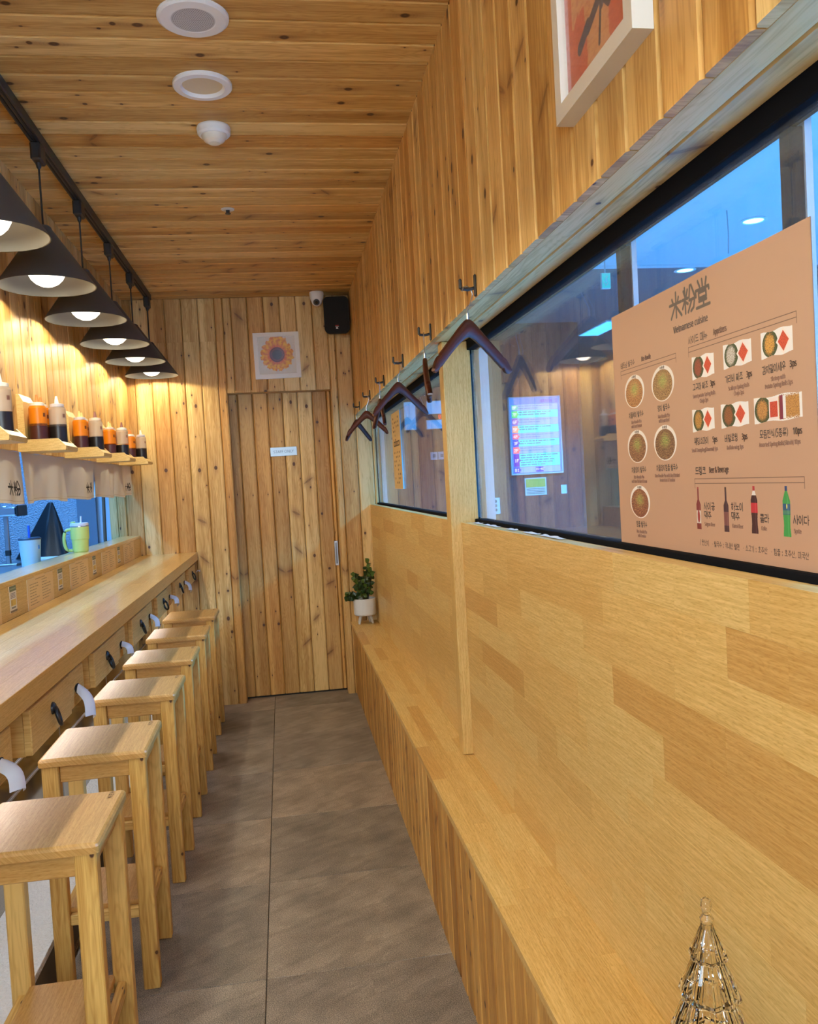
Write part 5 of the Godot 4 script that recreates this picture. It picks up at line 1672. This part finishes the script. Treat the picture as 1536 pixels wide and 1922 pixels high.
func plant() -> void:
	var p := thing("potted_plant", "dark leafy plant in a white footed pot on the bench end", "plant", Vector3(0.497, 0.49, -5.525))
	var pot := part(p, "pot", lathe([Vector2(0.0, 0.058), Vector2(0.066, 0.058), Vector2(0.073, 0.066), Vector2(0.074, 0.168), Vector2(0.071, 0.169), Vector2(0.069, 0.150)], 40), M.ceramic)
	part(pot, "soil", lathe([Vector2(0.0, 0.152), Vector2(0.069, 0.152)], 32), mat(c8(54, 44, 36), 0.9))
	for a in [0.6, 2.5, 3.9, 5.4]:
		var d := Vector3(cos(a), 0, sin(a))
		part(pot, "foot", tube([d * 0.036 + Vector3(0, 0.060, 0), d * 0.056 + Vector3(0, 0.0015, 0)], 0.011, 0.007, 12), mat(c8(190, 186, 178), 0.5))
	var leaf_m := mat(c8(38, 60, 24), 0.3)
	var leaf_l := mat(c8(74, 98, 34), 0.32)
	var stem_m := mat(c8(42, 46, 26), 0.5)
	var leaf := sheet(func(u: float, v: float) -> Vector3:
		var w := sin(PI * pow(v, 0.75)) * 0.0165
		var s := (u - 0.5) * 2.0
		return Vector3(s * w, 0.042 * v - 0.010 * v * v, 0.005 * s * s - 0.012 * v * v), 4, 6, 0.0008)
	rng.seed = 42
	var stems := [[Vector3(0.01, 0.15, 0), Vector3(-0.03, 0.25, 0.0), Vector3(-0.055, 0.33, 0.01)], [Vector3(0.015, 0.15, 0.01), Vector3(-0.005, 0.28, 0.01), Vector3(0.04, 0.405, 0.0)], [Vector3(0.02, 0.15, -0.01), Vector3(0.045, 0.25, 0), Vector3(0.056, 0.345, 0.005)], [Vector3(-0.035, 0.15, 0.02), Vector3(-0.065, 0.195, 0.025), Vector3(-0.110, 0.192, 0.03)], [Vector3(0.0, 0.15, 0.02), Vector3(-0.02, 0.21, 0.03), Vector3(-0.04, 0.25, 0.04)], [Vector3(0.0, 0.15, -0.02), Vector3(0.01, 0.23, -0.03), Vector3(0.0, 0.29, -0.03)]]
	for s in stems:
		var pp := []
		for k in 7:
			var t := k / 6.0
			pp.append(s[0].lerp(s[1], t).lerp(s[1].lerp(s[2], t), t))
		part(p, "stem", tube(pp, 0.0065, 0.0026, 8), stem_m)
		for k in 13:
			var t := 0.22 + 0.78 * k / 12.0
			var c: Vector3 = s[0].lerp(s[1], t).lerp(s[1].lerp(s[2], t), t)
			var dirv: Vector3 = (s[1].lerp(s[2], t) - s[0].lerp(s[1], t)).normalized()
			var side := dirv.cross(Vector3(sin(k * 2.4), 0.2, cos(k * 2.4))).normalized()
			var up := (side * 0.9 + dirv * 0.55 + Vector3(0, 0.1, 0)).normalized()
			var zz := Vector3(rng.randf_range(-0.5, 0.5), rng.randf_range(0.2, 0.8), 0.9)
			zz = (zz - up * zz.dot(up)).normalized()
			part(p, "leaf", leaf, leaf_l if rng.randf() < 0.3 else leaf_m, c, axes(up, zz).scaled_local(Vector3.ONE * rng.randf_range(0.9, 1.3)))

func glass_tree() -> void:
	var t := thing("glass_tree", "clear glass fir tree ornament standing on the bench", "ornament", Vector3(0.500, 0.490, -0.98))
	var g := mat(Color(1, 1, 1, 0.0), 0.0)
	g.refraction_enabled = true
	g.refraction_scale = 0.046
	g.transparency = BaseMaterial3D.TRANSPARENCY_ALPHA
	var H := 0.388
	# fluted tiers with a scalloped hem, one closed surface
	var rows := [[0.0, 0.0], [0.004, 0.006], [0.012, 0.007], [0.022, 0.0045], [0.028, 0.0085], [0.034, 0.0075]]
	for k in 4:
		var y0: float = [0.040, 0.080, 0.130, 0.192][k]
		var y1: float = [0.080, 0.130, 0.192, 0.262][k]
		var r0: float = [0.0085, 0.0175, 0.0285, 0.040][k]
		var r1: float = [0.0225, 0.0365, 0.0505, 0.064][k]
		for i in 3: rows.append([lerpf(y0, y1 - 0.004, i / 2.0), lerpf(r0, r1, pow(i / 2.0, 0.9))])
		rows.append([y1, r1 * 0.97])
	rows.append([0.266, 0.030])
	rows.append([0.275, 0.018])
	rows.append([0.340, 0.018])
	rows.append([0.352, 0.040])
	rows.append([0.386, 0.044])
	rows.append([0.388, 0.042])
	rows.append([0.388, 0.0])
	var seg := 40
	var pos := func(i: int, k: int, inner: bool) -> Vector3:
		var a := TAU * k / seg
		var r: float = rows[i][1] * (1.0 + 0.075 * cos(a * 10.0) * clampf((rows[i][0] - 0.03) * 40.0, 0, 1) * (1.0 if rows[i][0] < 0.265 else 0.0))
		if inner: return Vector3(r * 0.80 * cos(a), H - 0.002 - rows[i][0] * 0.985, r * 0.80 * sin(a))
		return Vector3(r * cos(a), H - rows[i][0], r * sin(a))
	var st := st_new()
	for inner in [false, true]:
		for i in rows.size() - 1:
			for k in seg:
				var q := [pos.call(i, k, inner), pos.call(i, (k + 1) % seg, inner), pos.call(i + 1, (k + 1) % seg, inner), pos.call(i + 1, k, inner)]
				for f in [[0, 1, 2], [0, 2, 3]]:
					var n: Vector3 = (q[f[2]] - q[f[0]]).cross(q[f[1]] - q[f[0]])
					if n.length() < 1e-12: continue
					var cen: Vector3 = (q[f[0]] + q[f[1]] + q[f[2]]) / 3.0
					var outw := Vector3(cen.x, 0, cen.z).normalized()
					var rad := Vector2(rows[i + 1][1] - rows[i][1], rows[i + 1][0] - rows[i][0]).normalized()
					var nref := outw * rad.y + Vector3.UP * rad.x
					n = n.normalized()
					if n.dot(nref) < 0: n = -n
					tri(st, [q[f[0]], q[f[1]], q[f[2]]], -n if inner else n, [Vector2.ZERO, Vector2.ZERO, Vector2.ZERO])
	part(t, "body", st.commit(), g)
